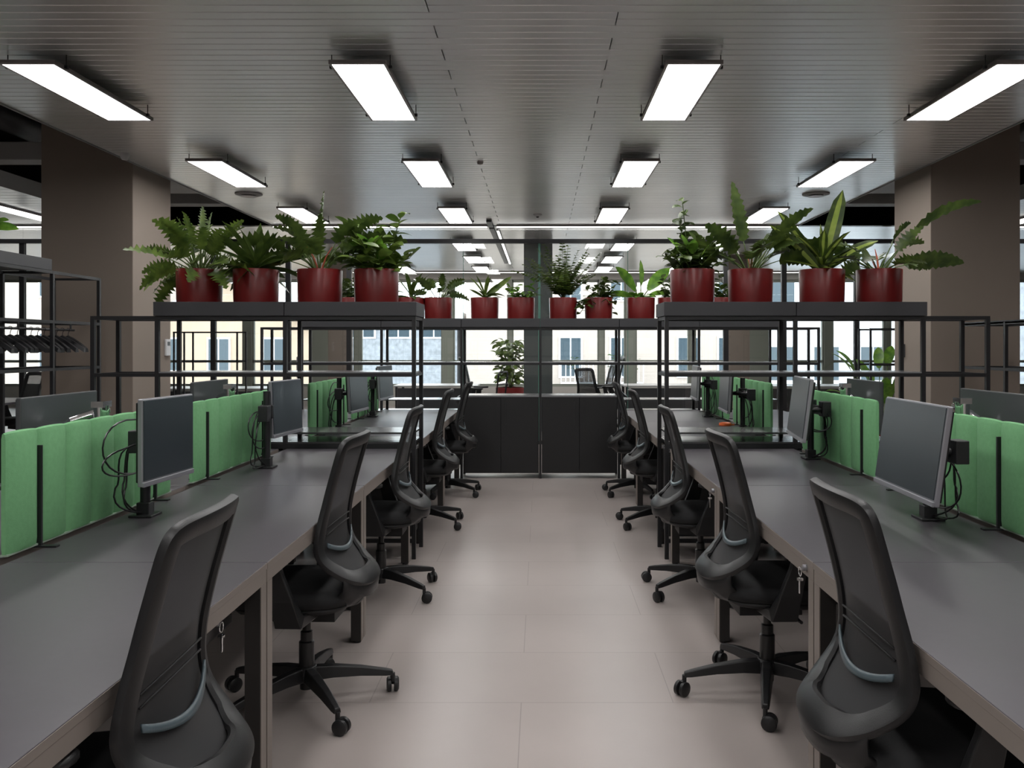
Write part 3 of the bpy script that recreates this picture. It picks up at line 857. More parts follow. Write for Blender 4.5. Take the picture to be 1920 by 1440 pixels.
# planters
def planter(x0, x1, y0, label):
    t = MB(); h = 0.092; z = 1.606; w = x1 - x0; d = 0.40
    o = [(0, 0), (w, 0), (w, d), (0, d)]; i = [(0.004, 0.004), (w - 0.004, 0.004), (w - 0.004, d - 0.004), (0.004, d - 0.004)]
    rings = [[Vector((x, y, 0)) for x, y in o], [Vector((x, y, h)) for x, y in o], [Vector((x, y, h)) for x, y in i], [Vector((x, y, 0.012)) for x, y in i]]
    t.ring_sweep(rings)
    ob = t.build('planter_tray', M['planter'], None, loc=(x0, y0, z), bevel=0.002)
    tag(ob, label, 'planter tray', 'grey steel planter trays on the racks')
for side, s in ((-1, 'left'), (1, 'right')):
    for k, (p, q) in enumerate(((0.815, 1.683), (1.687, 2.545))):
        a, b = sorted((side * p, side * q))
        planter(a, b, 5.61, 'grey steel planter tray on the tall %s rack, %s half' % (s, ['aisle', 'outer'][k]))
bx = [-2.545, -1.687, -0.837, 0.0, 0.837, 1.687, 2.545]
for k in range(6):
    planter(bx[k] + 0.002, bx[k + 1] - 0.002, 9.03, 'grey steel planter tray on the far rack, %s from left' % ['first', 'second', 'third', 'fourth', 'fifth', 'sixth'][k])

# ------------------------------------------------------------------ plants
def make_pot():
    t = thing('potted_plant', '', 'potted plant')
    m = MB(); m.lathe([(0.001, 0), (0.132, 0), (0.140, 0.006), (0.147, 0.10), (0.151, 0.30), (0.149, 0.305), (0.143, 0.303), (0.141, 0.26), (0.001, 0.262)], 40)
    m.build('pot', M['red'], t, smooth=True)
    m = MB(); m.lathe([(0.001, 0.263), (0.141, 0.264), (0.138, 0.282), (0.09, 0.290), (0.001, 0.292)], 24); m.build('soil', M['soil'], t, smooth=True)
    return t
def frame_of(d):
    d = d.normalized(); s = d.cross(Vector((0, 0, 1)))
    if s.length < 1e-3: s = Vector((1, 0, 0))
    s.normalize(); return d, s, s.cross(d)
def arc(p, d, L, droop, n):
    """points along a curve starting in direction d and bending down"""
    pts = [Vector(p)]; d = d.normalized(); st = L / n
    for i in range(n):
        d = (d + Vector((0, 0, -droop / n))).normalized()
        pts.append(pts[-1] + d * st)
    return pts, d
def blade(mb, pts, widths, fold=0.15, twist=0.0, stripe=None, wave=0.0):
    n = len(pts); L = []; Rr = []; C = []
    for i, p in enumerate(pts):
        t = (pts[min(i + 1, n - 1)] - pts[max(i - 1, 0)])
        d, s, u = frame_of(t)
        s = (Matrix.Rotation(twist, 3, d) @ s); u = s.cross(d)
        w = widths[i]; f = fold * w
        wv = wave * math.sin(i * 2.1)
        L.append(p - s * w + u * (f + wv * w)); Rr.append(p + s * w + u * (f - wv * w)); C.append(p)
    o = len(mb.v)
    if stripe is None:
        vs = []
        for i in range(n): vs += [L[i], C[i], Rr[i]]
        fs = []
        for i in range(n - 1):
            a = i * 3; b = a + 3
            fs += [(a, a + 1, b + 1, b), (a + 1, a + 2, b + 2, b + 1)]
        mb.add(vs, fs)
    else:
        vs = []
        for i in range(n): vs += [L[i], C[i].lerp(L[i], stripe), C[i], C[i].lerp(Rr[i], stripe), Rr[i]]
        fe, fc = [], []
        for i in range(n - 1):
            a = i * 5; b = a + 5
            fe += [(a, a + 1, b + 1, b), (a + 3, a + 4, b + 4, b + 3)]
            fc += [(a + 1, a + 2, b + 2, b + 1), (a + 2, a + 3, b + 3, b + 2)]
        mb.cur = 0; mb.add(vs, fe); mb.cur = 1
        mb.add(vs, fc); mb.cur = 0
def lobed_leaf(mb, st, base, d, pet, L, W, droop, rnd, lob=0.45, n=16, face=None):
    pts, d2 = arc(base, d, pet, droop * 0.3, 6)
    st.tube(pts, [0.0055, 0.005, 0.0045, 0.004, 0.004, 0.0035, 0.003], 6)
    bp, _ = arc(pts[-1], d2, L, droop, n)
    ws = []
    for i in range(n + 1):
        q = i / n
        env = (math.sin(PI * min(1, q * 0.92 + 0.08)) ** 0.55) * (1 - 0.35 * q)
        ws.append(W * env * (1.0 if i % 2 else lob))
    ws[0] = 0.004; ws[-1] = 0.002
    blade(mb, bp, ws, 0.25, face if face is not None else rnd.uniform(-1.0, 1.0), wave=0.12)
def oval_leaf(mb, base, d, L, W, droop, rnd, n=5):
    bp, _ = arc(base, d, L, droop, n)
    blade(mb, bp, [W * math.sin(PI * (0.06 + 0.94 * i / n)) ** 0.8 + 0.001 for i in range(n + 1)], 0.2, rnd.uniform(-0.6, 0.6))
def strap_leaf(mb, base, d, L, W, droop, rnd, stripe=None, n=10, face=None):
    bp, _ = arc(base, d, L, droop, n)
    ws = [W * (0.35 + 0.65 * math.sin(PI * min(1.0, (i / n) * 0.95 + 0.02)) ** 0.7) * (1 if i < n else 0.05) for i in range(n + 1)]
    ws[-1] = 0.002; ws[-2] *= 0.6
    blade(mb, bp, ws, 0.18, face if face is not None else rnd.uniform(-0.7, 0.7), stripe=stripe, wave=0.03)
def dirv(az, el): return Vector((math.cos(az) * math.cos(el), math.sin(az) * math.cos(el), math.sin(el)))
B = Vector((0, 0, 0.285))
def grow(kind, t, rnd, p):
    lf = MB(); st = MB(); mats = [M['g_dark'], M['g_yellow']]
    s = p.get('s', 1.0)
    if kind == 'lobed':                     # philodendron
        mats = [M['g_mid'] if p.get('light') else M['g_dark'], M['g_yellow']]
        for k in range(p.get('n', 16)):
            az = 2.4 * k + rnd.uniform(-0.3, 0.3); el = R(rnd.uniform(*p.get('el', (30, 75))))
            b = B + Vector((math.cos(az), math.sin(az), 0)) * 0.03
            lobed_leaf(lf, st, b, dirv(az, el), rnd.uniform(0.12, 0.22) * s, rnd.uniform(0.22, 0.32) * s, 0.088 * s, rnd.uniform(0.5, 1.3), rnd, p.get('lob', 0.45))
        for (az, el, pet, L, W, dr) in p.get('extra', []):
            lobed_leaf(lf, st, B, dirv(R(az), R(el)), pet, L, W, dr, rnd, p.get('elob', 0.72), 20, face=rnd.uniform(0.75, 1.15) * (-1 if math.cos(R(az)) > 0 else 1))
        for k in range(p.get('red', 0)):
            m2 = MB(); a = rnd.uniform(0, 6.28); m2.tube([B + Vector((0, 0, -0.01)), B + dirv(a, R(65)) * 0.12, B + dirv(a, R(60)) * 0.2], [0.007, 0.006, 0.002], 6); m2.build('sheath', M['redstem'], t, smooth=True)
    elif kind == 'strap':                   # dracaena
        mats = [M['g_mid'] if p.get('light') else M['g_dark'], M['g_yellow']]
        st.tube([B - Vector((0, 0, 0.01)), B + Vector((0.005, 0, p.get('trunk', 0.06)))], 0.014, 8)
        for k in range(p.get('n', 16)):
            az = 2.4 * k + rnd.uniform(-0.3, 0.3); q = k / p.get('n', 16)
            el = R(lerp(p.get('el', (15, 75))[0], p.get('el', (15, 75))[1], q) + rnd.uniform(-8, 8))
            strap_leaf(lf, B + Vector((0, 0, p.get('trunk', 0.06) * q)), dirv(az, el), rnd.uniform(0.24, 0.36) * s, p.get('w', 0.024), rnd.uniform(0.3, 1.2) * (1 - 0.5 * q), rnd, p.get('stripe'))
        for (az, el, L, W, dr) in p.get('extra', []):
            strap_leaf(lf, B, dirv(R(az), R(el)), L, W, dr, rnd, p.get('stripe'), 14, face=rnd.uniform(0.8, 1.2))
    elif kind == 'bush':
        mats = [M[p.get('m', 'g_mid')], M['g_yellow']]
        stems = [(2.4 * k + rnd.uniform(-.4, .4), R(rnd.uniform(*p.get('el', (35, 85)))), rnd.uniform(0.10, 0.28) * s) for k in range(p.get('n', 14))] + [(R(a), R(e), L) for a, e, L in p.get('extra', [])]
        for az, el, L in stems:
            pts, d2 = arc(B + Vector((math.cos(az), math.sin(az), 0)) * rnd.uniform(0, 0.07), dirv(az, el), L, p.get('droop', 0.4), 6)
            st.tube(pts, 0.0032, 5)
            nl = max(4, int(L / 0.028))
            for j in range(nl):
                q = 0.2 + 0.8 * j / (nl - 1)
                bp = pts[min(6, int(q * 6))].lerp(pts[min(6, int(q * 6) + 1)], q * 6 - int(q * 6)) if q < 1 else pts[-1]
                a2 = az + 2.3 * j + rnd.uniform(-0.4, 0.4)
                oval_leaf(lf, bp, dirv(a2, R(rnd.uniform(-5, 50))), rnd.uniform(0.05, 0.085) * p.get('ls', 1), rnd.uniform(0.016, 0.026) * p.get('ls', 1), rnd.uniform(0.2, 1.0), rnd)
        if p.get('bright'):
            m2 = MB()
            for k in range(p['bright']):
                az = rnd.uniform(0, 6.28); oval_leaf(m2, B + dirv(az, R(60)) * rnd.uniform(0.06, 0.22), dirv(az, R(rnd.uniform(20, 70))), 0.12, 0.035, 0.4, rnd, 7)
            m2.build('young_leaves', M['g_light'], t, smooth='all')
    elif kind == 'fern':
        mats = [M['g_mid'], M['g_yellow']]
        for k in range(p.get('n', 18)):
            az = 2.4 * k; el = R(rnd.uniform(45, 85)); L = rnd.uniform(0.26, 0.44) * s
            pts, _ = arc(B, dirv(az, el), L, rnd.uniform(0.3, 1.0), 18)
            st.tube(pts, 0.002, 4)
            for i in range(3, 19):
                q = i / 18
                d, sd, up = frame_of(pts[i] - pts[i - 1])
                for sg in (-1, 1):
                    dd = (sd * sg * 0.9 + d * 0.5 + Vector((0, 0, -0.15)))
                    oval_leaf(lf, pts[i], dd, 0.08 * (1.25 - q) + 0.015, 0.012, 0.3, rnd, 3)
    elif kind == 'broad':                   # bird-of-paradise like broad leaves
        mats = [M['g_light'], M['g_yellow']]
        for (az, el, pet, L, W, dr) in p['leaves']:
            pts, d2 = arc(B, dirv(R(az), R(el)), pet, 0.1, 5)
            st.tube(pts, 0.005, 6)
            bp, _ = arc(pts[-1], d2, L, dr, 10)
            blade(lf, bp, [W * math.sin(PI * (0.05 + 0.95 * i / 10)) ** 0.75 + 0.001 for i in range(11)], 0.25, rnd.uniform(0.8, 1.2), wave=0.05)
        for k in range(p.get('n', 10)):
            az = 2.4 * k; oval_leaf(lf, B + dirv(az, R(40)) * 0.04, dirv(az, R(rnd.uniform(15, 45))), 0.14, 0.03, 0.7, rnd, 6)
    f = lf.build('foliage', mats, t, smooth='all')
    if st.v: st.build('stems', M['stem'], t, smooth='all')
pot0 = make_pot()
GR = 'plants in red pots on the racks'
def plant(x, y, z, kind, label, seed, **p):
    rnd = random.Random(seed)
    if not USED.get('pot'): t = pot0; USED['pot'] = True
    else: t = copy_tree(pot0_clean)
    t.location = (x, y, z); t['label'] = label; t['group'] = GR
    grow(kind, t, rnd, p)
    return t
# keep a clean source for the copies: build the first pot, copy before foliage is grown
pot0_clean = pot0
def plant(x, y, z, kind, label, seed, group=GR, scale=1.0, **p):
    rnd = random.Random(seed)
    t = thing('potted_plant', label, 'potted plant', (x, y, z), rnd.uniform(0, 0.5) * 0, group)
    for ch in [c for c in COL.objects if c.parent == pot0]:
        c = ch.copy(); COL.objects.link(c); c.parent = t
    t.scale = (scale,) * 3
    grow(kind, t, rnd, p)
    return t
PZ = 1.620
FY = 5.81
plant(-2.32, FY, PZ, 'lobed', 'dense spreading plant in a red pot, outermost on the left rack', 1, n=44, light=True, lob=0.35, s=0.92, el=(5, 85), extra=[(172, 22, 0.18, 0.26, 0.07, 0.7), (178, -5, 0.14, 0.28, 0.07, 1.2), (165, 35, 0.22, 0.27, 0.07, 0.5), (10, 60, 0.25, 0.22, 0.07, 0.5), (100, 80, 0.28, 0.2, 0.06, 0.3)], elob=0.4)
plant(-1.935, FY, PZ, 'strap', 'strap-leaved plant in a red pot, second from the outer end of left rack', 2, n=30, w=0.026, el=(5, 70), s=1.05, extra=[(165, 50, 0.42, 0.035, 0.5), (20, 35, 0.42, 0.035, 0.6)])
plant(-1.50, FY, PZ, 'lobed', 'tall lobed-leaf plant with arching stems in the third red pot of left rack', 3, n=16, lob=0.5, s=1.0, el=(35, 75), red=2, extra=[(12, 42, 0.30, 0.36, 0.095, 0.8), (0, 58, 0.32, 0.27, 0.085, 0.9), (175, 42, 0.30, 0.38, 0.095, 0.9), (160, 62, 0.28, 0.28, 0.09, 0.8), (178, 28, 0.26, 0.34, 0.085, 0.8), (80, 84, 0.34, 0.24, 0.08, 0.4)], elob=0.5)
plant(-1.115, FY, PZ, 'bush', 'bushy bright green plant in the red pot at the aisle end of left rack', 4, n=26, ls=1.5, m='g_mid', bright=14, el=(20, 70), s=0.95, extra=[(20, 78, 0.42), (100, 85, 0.38), (175, 70, 0.4)])
plant(1.035, FY, PZ, 'bush', 'upright leafy plant in the red pot at the aisle end of right rack', 5, n=24, ls=1.3, m='g_dark', bright=6, s=0.85, extra=[(150, 86, 0.50), (120, 80, 0.40), (60, 70, 0.30)])
plant(1.43, FY, PZ, 'lobed', 'plant with long ruffled upright leaves in the second red pot of right rack', 6, n=14, lob=0.55, s=1.0, el=(35, 65), red=2, extra=[(165, 78, 0.22, 0.42, 0.075, -0.15), (12, 55, 0.26, 0.40, 0.085, 0.5), (170, 40, 0.25, 0.34, 0.09, 0.9), (5, 30, 0.22, 0.34, 0.085, 0.8), (25, 45, 0.25, 0.3, 0.08, 1.0)], elob=0.7)
plant(1.917, FY, PZ, 'strap', 'yellow-striped sword-leaf plant in the third red pot of right rack', 7, n=16, w=0.03, el=(5, 60), s=0.95, stripe=0.35, trunk=0.1, extra=[(20, 74, 0.60, 0.055, 0.1), (150, 60, 0.54, 0.048, 0.25), (175, 50, 0.48, 0.042, 0.3), (5, 42, 0.46, 0.042, 0.5), (90, 85, 0.34, 0.04, 0.1), (-90, 80, 0.30, 0.04, 0.1)])
plant(2.306, FY, PZ, 'lobed', 'plant with one very long leaf over the right pillar, outermost right pot', 8, n=13, lob=0.5, s=0.95, el=(20, 65), red=3, extra=[(8, 52, 0.38, 0.56, 0.075, 0.75), (5, 20, 0.22, 0.40, 0.09, 0.4), (170, 42, 0.27, 0.32, 0.085, 0.9), (30, 60, 0.25, 0.25, 0.08, 0.7)], elob=0.75)
BY = 9.22
plant(-2.06, BY, PZ, 'bush', 'dark bush in a red pot on the far rack, mostly hidden, left end', 9, n=18, ls=1.2, m='g_dark', s=1.1)
plant(-1.40, BY, PZ, 'strap', 'sword-leaf plant in a red pot half hidden behind the left tray corner', 10, n=16, w=0.024, el=(10, 75), s=1.0)
plant(-1.10, BY, PZ, 'lobed', 'thin-stemmed spreading plant in a red pot, second visible on far rack', 11, n=12, s=0.8, el=(30, 65), lob=0.5)
plant(-0.60, BY, PZ, 'strap', 'small spiky plant in a red pot on the far rack, left of middle', 12, n=14, w=0.02, light=True, el=(15, 75), s=0.78, extra=[(20, 45, 0.40, 0.03, 0.2)])
plant(-0.21, BY, PZ, 'bush', 'low yellowish-green plant in a red pot just left of the middle post', 13, n=16, ls=1.1, m='g_light', s=0.75, el=(20, 60), extra=[(20, 65, 0.28)])
plant(0.247, BY, PZ, 'fern', 'tall feathery fern in a red pot just right of the middle post', 14, n=44, s=1.5)
plant(0.63, BY, PZ, 'bush', 'trailing dark-leaved plant in a red pot beside the feathery fern', 15, n=26, ls=1.2, m='g_dark', s=1.0, droop=1.2, el=(0, 80))
plant(1.087, BY, PZ, 'broad', 'plant with a few broad bright upright leaves on the far rack', 16, n=16, leaves=[(150, 58, 0.12, 0.36, 0.075, 0.3), (90, 84, 0.16, 0.28, 0.055, 0.1), (25, 52, 0.14, 0.38, 0.07, 0.3), (170, 25, 0.1, 0.28, 0.04, 0.5), (10, 30, 0.1, 0.26, 0.03, 0.7)])
plant(1.42, BY, PZ, 'bush', 'dark plant in a red pot half hidden behind the right tray corner', 17, n=14, ls=1.2, m='g_dark', s=0.9)
plant(1.95, BY, PZ, 'bush', 'dark upright plant in a red pot seen between the right rack pots', 18, n=14, ls=1.2, m='g_dark', s=0.8, extra=[(90, 85, 0.3)])
for c in [c for c in COL.objects if c.parent == pot0]: bpy.data.objects.remove(c)
bpy.data.objects.remove(pot0)
# floor plants
def copy_pot(t, s):
    m = MB(); m.lathe([(0.001, 0), (0.14 * s, 0), (0.17 * s, 0.02), (0.20 * s, 0.38 * s), (0.19 * s, 0.38 * s), (0.18 * s, 0.34 * s), (0.001, 0.34 * s)], 32); m.build('pot', M['red'], t, smooth=True)
t = thing('potted_tree', 'leafy indoor tree in a pinkish red floor pot beyond the glass', 'potted tree', (-0.60, 17.2, 0))
copy_pot(t, 1.5)
rnd = random.Random(31); lf = MB(); st = MB()
for k in range(4):
    a = k * 1.6; st.tube([(0, 0, 0.48), (0.06 * math.cos(a), 0.06 * math.sin(a), 0.8), (0.12 * math.cos(a), 0.12 * math.sin(a), 1.35)], 0.012, 6)
for k in range(260):
    a = rnd.uniform(0, 6.28); z = rnd.uniform(0.68, 1.52); r = rnd.uniform(0.02, 0.30)
    oval_leaf(lf, Vector((r * math.cos(a), r * math.sin(a), z)), dirv(a, R(rnd.uniform(-30, 50))), rnd.uniform(0.12, 0.2), 0.045, 0.7, rnd)
lf.build('foliage', M['g_mid'], t, smooth='all'); st.build('stems', M['stem'], t, smooth='all')
t = thing('potted_tree', 'broad-leaved floor plant beside the right pillar before the glass', 'potted tree', (4.15, 10.4, 0))
copy_pot(t, 1.0); lf = MB(); st = MB()
for k in range(20):
    a = 2.4 * k; pts, d = arc((0, 0, 0.33), dirv(a, R(rnd.uniform(55, 85))), rnd.uniform(0.35, 0.9), 0.4, 6); st.tube(pts, 0.006, 6)
    bp, _ = arc(pts[-1], d, 0.32, 0.9, 8); blade(lf, bp, [0.065 * math.sin(PI * (0.05 + 0.95 * i / 8)) ** 0.7 + 0.001 for i in range(9)], 0.2, rnd.uniform(-.4, .4))
lf.build('foliage', M['g_light'], t, smooth='all'); st.build('stems', M['stem'], t, smooth='all')

# ------------------------------------------------------------------ racks parallel to the aisle, coat rail
def side_rack(xa, xb, ys, ztop, label):
    t = thing('metal_rack', label, 'rack', (0, 0, 0), 0, 'black metal racks beside the pillars')
    y0, y1 = min(ys), max(ys)
    for y in ys:
        for x in (xa, xb): post(t, x, y, ztop)
        for z in {ztop - 0.01, 1.60, 1.22}: rail(t, (xa, y, z), (xb, y, z), 0.02)
    for x in (xa, xb):
        for z in sorted({ztop - 0.01, 1.60, 1.22}): rail(t, (x, y0, z), (x, y1, z))
    m = MB(); m.b2(min(xa, xb), max(xa, xb), y0, y1, 0.30, 0.315); m.build('shelf', M['shelf'], t)
    return t
side_rack(-3.90, -4.30, (5.35, 6.08, 6.82, 7.54), 2.005, 'tall black rack with coat rail beside the left pillar')
side_rack(3.72, 4.10, (5.35, 6.08, 6.82, 7.52), 1.60, 'low black open rack beside the right pillar')
t = thing('metal_rack', 'thin black rack seen behind the left pillar near the glass', 'rack', (0, 11.6, 0), 0, 'black metal racks beside the pillars')
for x in (-4.98, -4.84, -4.72, -4.12, -4.0): post(t, x, 0, 1.6, 0.02)
for z in (1.59, 1.20): rail(t, (-4.98, 0, z), (-4.0, 0, z), 0.02)
t = thing('metal_rack', 'thin black rack seen behind the right pillar with a plant', 'rack', (0, 9.3, 0), 0, 'black metal racks beside the pillars')
for x in (3.60, 4.4):
    for yy in (0, 0.34): post(t, x, yy, 1.6, 0.02)
for z in (1.59, 1.20):
    for yy in (0, 0.34): rail(t, (3.6, yy, z), (4.4, yy, z), 0.02)
m = MB()
m.tube([(-4.1, 5.4, 1.545), (-4.1, 7.50, 1.545)], 0.010, 8)
for y in (5.5, 6.1, 6.7, 7.45): m.tube([(-4.1, y, 1.545), (-4.1, y, 1.60)], 0.008, 6)
tag(m.build('clothes_rail', M['black']), 'black hanging rail under the top of the left rack', 'clothes rail')
def make_hanger():
    h = MB()
    h.tube([(0, 0, 0.0)] + [(0.016 * math.sin(a), 0, -0.0 + 0.016 * math.cos(a)) for a in [R(-60 + 20 * k) for k in range(12)]] + [(0, 0, -0.035), (0, 0, -0.06)], 0.0025, 6)
    n = 9; rings = []
    for k in range(n):
        u = k / (n - 1) * 2 - 1
        x = u * 0.180; z = -0.06 - 0.11 * abs(u) ** 1.25; w = 0.016 + 0.010 * abs(u)
        rings.append([Vector((x, -w, z - 0.022)), Vector((x, w, z - 0.022)), Vector((x, w * 0.6, z + 0.012)), Vector((x, -w * 0.6, z + 0.012))])
    h.ring_sweep(rings)
    h.tube([(-0.16, 0, -0.16), (0.16, 0, -0.16)], 0.005, 6)
    return h.build('coat_hanger', M['black'], smooth=True)
hg = make_hanger(); tag(hg, '', 'coat hanger')
for k in range(15):
    o = hg if k == 0 else hg.copy()
    if k: COL.objects.link(o)
    o.location = (-4.1, 6.15 + k * 0.09, 1.549 - 0.004); o.rotation_euler = (0, 0, R(random.uniform(-14, 14)))
    o['label'] = 'empty black coat hanger on the rail beside the left pillar'; o['group'] = 'coat hangers on the rail'
t = thing('planter_tray', 'grey planter tray high on the coat rack at the left edge', 'planter tray', (-4.3, 5.35, 2.008))
m = MB(); m.b2(-0.0, 0.41, 0.0, 1.45, 0.0, 0.09); m.build('tray', M['planter'], t, bevel=0.003)
plant(-4.08, 6.25, 2.05, 'broad', 'bright green plant high on the coat rack at the left edge', 40, scale=0.8, n=8, leaves=[(0, 10, 0.05, 0.28, 0.045, 0.3), (-20, 20, 0.08, 0.25, 0.04, 0.3), (150, 50, 0.1, 0.3, 0.05, 0.5), (90, 70, 0.1, 0.3, 0.05, 0.3)])

# ------------------------------------------------------------------ small things at the desks
def keys(x, y, z, label, s=1):
    t = thing('key_set', label, 'keys', (x, y, z), 0, 'keys hanging in desk locks')
    m = MB(); m.tube([(0, 0, 0), (-0.02 * s, 0, 0)], 0.010, 12); m.build('lock_barrel', M['silver'], t, smooth=True)
    m = MB(); m.tube([Vector((-0.028 * s, 0.0, -0.012)) + Vector((0, math.cos(a), math.sin(a))) * 0.014 for a in [2 * PI * k / 14 for k in range(14)]], 0.0016, 6, closed=True); m.build('key_ring', M['chrome'], t, smooth=True)
    m = MB(); m.box((-0.028 * s, 0.004, -0.058), (0.003, 0.008, 0.05)); m.cyl((-0.028 * s, 0.0, -0.04), 0.010, 0.006, 12); m.build('key', M['chrome'], t)
def lockbox(x, y, z, label):
    t = thing('drawer_unit', label, 'drawer unit', (x, y, z), 0, 'slim drawer boxes hung under the desks')
    m = MB(); m.box((0, 0, 0), (0.26, 0.30, 0.10)); m.build('box', M['blackgloss'], t, bevel=0.006)
    m = MB(); m.box((0, -0.155, 0), (0.25, 0.01, 0.09)); d = m.build('drawer', M['black'], t, bevel=0.002)
    m = MB(); m.box((0, -0.165, 0.02), (0.10, 0.012, 0.012)); m.build('handle', M['black'], d)
for x, y, lab in ((-1.06, 2.43, 'nearest left desk'), (1.08, 2.52, 'nearest right desk')):
    lockbox(x, y, 0.622, 'black drawer box hanging under the %s' % lab)
keys(-0.925, 2.40, 0.63, 'shiny keys hanging from the drawer box under the nearest left desk', -1)
keys(0.853, 2.71, 0.715 - 0.01, 'shiny keys hanging under the desk edge beside the second right chair')
keys(0.853, 4.15, 0.715 - 0.01, 'shiny keys hanging under the desk edge beside the third right chair')
simple('orange_lid', 'small orange lid lying on the right desk beyond the tall rack', 'lid', lambda m: (m.lathe([(0.001, 0), (0.05, 0), (0.054, 0.006), (0.05, 0.022), (0.03, 0.028), (0.001, 0.03)], 24), m.box((0.05, 0, 0.008), (0.05, 0.018, 0.010))), M['orange'], loc=(1.55, 7.15, DZ), smooth=True)

# ------------------------------------------------------------------ furniture beyond the glass
def meet_table(x, y, w, label, top='white'):
    t = thing('meeting_table', label, 'table', (x, y, 0), 0, 'tables beyond the glass partition')
    m = MB(); m.b2(-w / 2, w / 2, -0.4, 0.4, 0.72, 0.745); m.build('tabletop', M['tabletop'], t, bevel=0.003)
    m = MB(); m.b2(-w / 2 + 0.05, w / 2 - 0.05, -0.38, -0.36, 0.32, 0.70); m.build('front_panel', M['duct'], t)
    for sx in (-1, 1):
        for sy in (-1, 1):
            l = MB(); l.b2(sx * (w / 2 - 0.05) - 0.02, sx * (w / 2 - 0.05) + 0.02, sy * 0.34 - 0.02, sy * 0.34 + 0.02, 0, 0.72); l.build('leg', M['black'], t)
meet_table(-1.75, 14.6, 1.4, 'table with a dark front panel beyond the glass, left of the potted tree')
meet_table(2.15, 14.6, 1.5, 'table with a dark front panel beyond the glass, right of the grey column')
meet_table(-5.0, 13.6, 2.0, 'white-topped table beyond the glass behind the left rack')
meet_table(4.6, 14.4, 1.8, 'white-topped table beyond the glass behind the right rack')
t = thing('side_chair', 'thin black open-frame chair beyond the glass beside the potted tree', 'chair', (-0.85, 14.0, 0), R(70))
m = MB(); m.box((0, 0, 0.45), (0.42, 0.42, 0.03)); m.build('seat', M['black'], t, bevel=0.006)
m = MB(); m.tube([(-0.19, -0.2, 0.45), (-0.19, -0.26, 0.95), (-0.15, -0.265, 0.98), (0.15, -0.265, 0.98), (0.19, -0.26, 0.95), (0.19, -0.2, 0.45)], 0.014, 8); m.tube([(-0.19, -0.24, 0.78), (0.19, -0.24, 0.78)], 0.012, 8); m.build('backrest', M['black'], t, smooth=True)
for sx in (-1, 1):
    for sy in (-1, 1):
        m = MB(); m.tube([(sx * 0.18, sy * 0.18, 0.44), (sx * 0.21, sy * 0.22, 0.0)], 0.012, 8); m.build('leg', M['black'], t, smooth=True)
def far_bench(x, y, L, label):
    t = thing('workbench', label, 'desk', (x, y, 0), 0, 'desks in the outer halls')
    m = MB(); m.b2(-0.8, 0.8, 0, L, 0.72, 0.745); m.build('desktop', M['desk'], t)
    m = MB(); m.b2(-0.02, 0.02, 0.1, L - 0.1, 0.75, 1.14); m.build('felt_screen', M['green'], t, bevel=0.008)
    for sx in (-0.75, 0.75):
        for yy in (0.05, L - 0.05):
            l = MB(); l.b2(sx - 0.03, sx + 0.03, yy - 0.03, yy + 0.03, 0, 0.72); l.build('leg', M['desksteel'], t)
far_bench(-7.0, 7.9, 3.0, 'desk with a green felt screen in the hall left of the left pillar')
far_bench(7.0, 7.9, 3.0, 'desk with a green felt screen in the hall right of the right pillar')

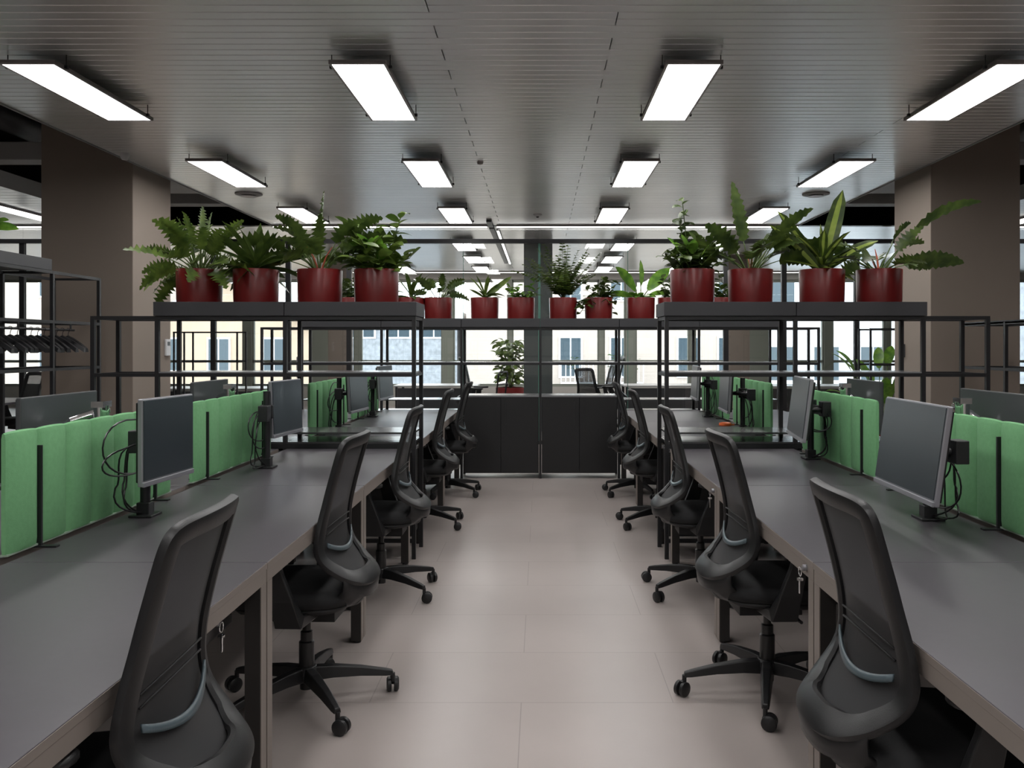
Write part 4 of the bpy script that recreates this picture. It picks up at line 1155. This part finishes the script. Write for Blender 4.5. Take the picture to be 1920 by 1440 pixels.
# ------------------------------------------------------------------ outside
mb = MB(); mb.b2(-60, 60, 20.4, 80, -7.1, -7.0); struct('ground_outside', mb, M['asphalt'])
def building(x0, x1, y, z1, m_wall, label, wins, gable=False, roof=True, flowers=0):
    w = x1 - x0
    t = thing('building', label, 'building', (x0, y, -7), 0, 'buildings across the street')
    m = MB(); m.b2(0, w, 0, 8, 0, z1 + 7)
    if gable: m.ring_sweep([[Vector((0, yy, z1 + 7)), Vector((w, yy, z1 + 7)), Vector((w / 2, yy, z1 + 7 + w * 0.28))] for yy in (0, 8)])
    m.build('wall', m_wall, t)
    if gable:
        m = MB()
        for s in (0, 1):
            a = Vector((w / 2, 0, z1 + 7.06 + w * 0.28)); b = Vector((w * s + (-0.5 if s == 0 else 0.5), 0, z1 + 6.8))
            m.ring_sweep([[Vector((a.x, yy, a.z)), Vector((b.x, yy, b.z)), Vector((b.x, yy, b.z + 0.15)), Vector((a.x, yy, a.z + 0.15))] for yy in (-0.4, 8.2)])
        m.build('roof', M['roof'], t)
    elif roof:
        m = MB(); m.b2(-0.3, w + 0.3, -0.4, 8.2, z1 + 7, z1 + 7.3); m.build('cornice', M['white'], t)
    for (cx, cz, ww, wh) in wins:
        f = MB(); X = cx - x0; Z = cz + 7
        f.b2(X - ww / 2 - 0.08, X + ww / 2 + 0.08, -0.05, 0.02, Z - wh / 2 - 0.08, Z + wh / 2 + 0.08); fo = f.build('window', M['white'], t)
        g = MB(); g.b2(X - ww / 2, X - 0.03, -0.06, -0.045, Z - wh / 2, Z + wh / 2); g.b2(X + 0.03, X + ww / 2, -0.06, -0.045, Z - wh / 2, Z + wh / 2); g.build('glazing', M['facglass'], fo)
def grid_w(xs, zs, w, h): return [(x, z, w, h) for x in xs for z in zs]
building(-3.3, 9.3, 38, 9.5, M['cream'], 'cream apartment house straight across the street', grid_w((1.35, 3.6, 6.6, 8.4), (-2.6, 0.9, 4.3), 0.9, 1.7))
building(-9.4, -3.75, 38.5, 2.6, M['stone'], 'low grey stone house left of the cream one', grid_w((-8, -6.4, -4.8), (-2.0, 2.2), 1.0, 0.8))
building(-18.5, -10.0, 38.5, 2.0, M['tan'], 'tan gabled house far left across the street', grid_w((-16.8, -14.5, -12), (-2.4, 1.0), 0.9, 1.4), gable=True)
building(9.95, 20.3, 38.5, 6.8, M['white'], 'white apartment house right of the cream one', grid_w((10.9, 12.9, 15.0, 17.2, 19.2), (-2.4, 0.6, 3.6), 1.1, 1.5))
building(21.2, 33, 38.5, 8.0, M['stone'], 'grey house far right across the street', grid_w((22.5, 25, 27.5, 30), (-2.0, 1.2, 4.4), 1.1, 1.5))
building(-34, -19.4, 38.5, 8.0, M['cream'], 'cream house at the far left end of the street', grid_w((-31, -28, -25, -22), (-2.0, 1.2, 4.4), 1.1, 1.5))
t = thing('balcony', 'balcony with dark pot plants on the cream house', 'balcony', (2.6, 37.3, -0.2), 0)
m = MB(); m.b2(-1.7, 1.9, 0, 0.64, -0.15, 0); m.build('slab', M['white'], t)
m = MB()
for k in range(19): m.b2(-1.7 + k * 0.2, -1.67 + k * 0.2, 0, 0.03, 0, 0.8)
m.b2(-1.7, 1.93, 0, 0.04, 0.8, 0.84); m.build('railing', M['white'], t)
lf = MB(); rnd = random.Random(5)
for k in range(90):
    a = rnd.uniform(0, 6.28); oval_leaf(lf, Vector((rnd.choice((-1.2, 0.7, 1.1, 1.5)) + rnd.uniform(-.2, .2), 0.2, rnd.uniform(0.5, 1.2))), dirv(a, 0.4), 0.25, 0.06, 0.6, rnd)
lf.build('foliage', M['g_dark'], t)
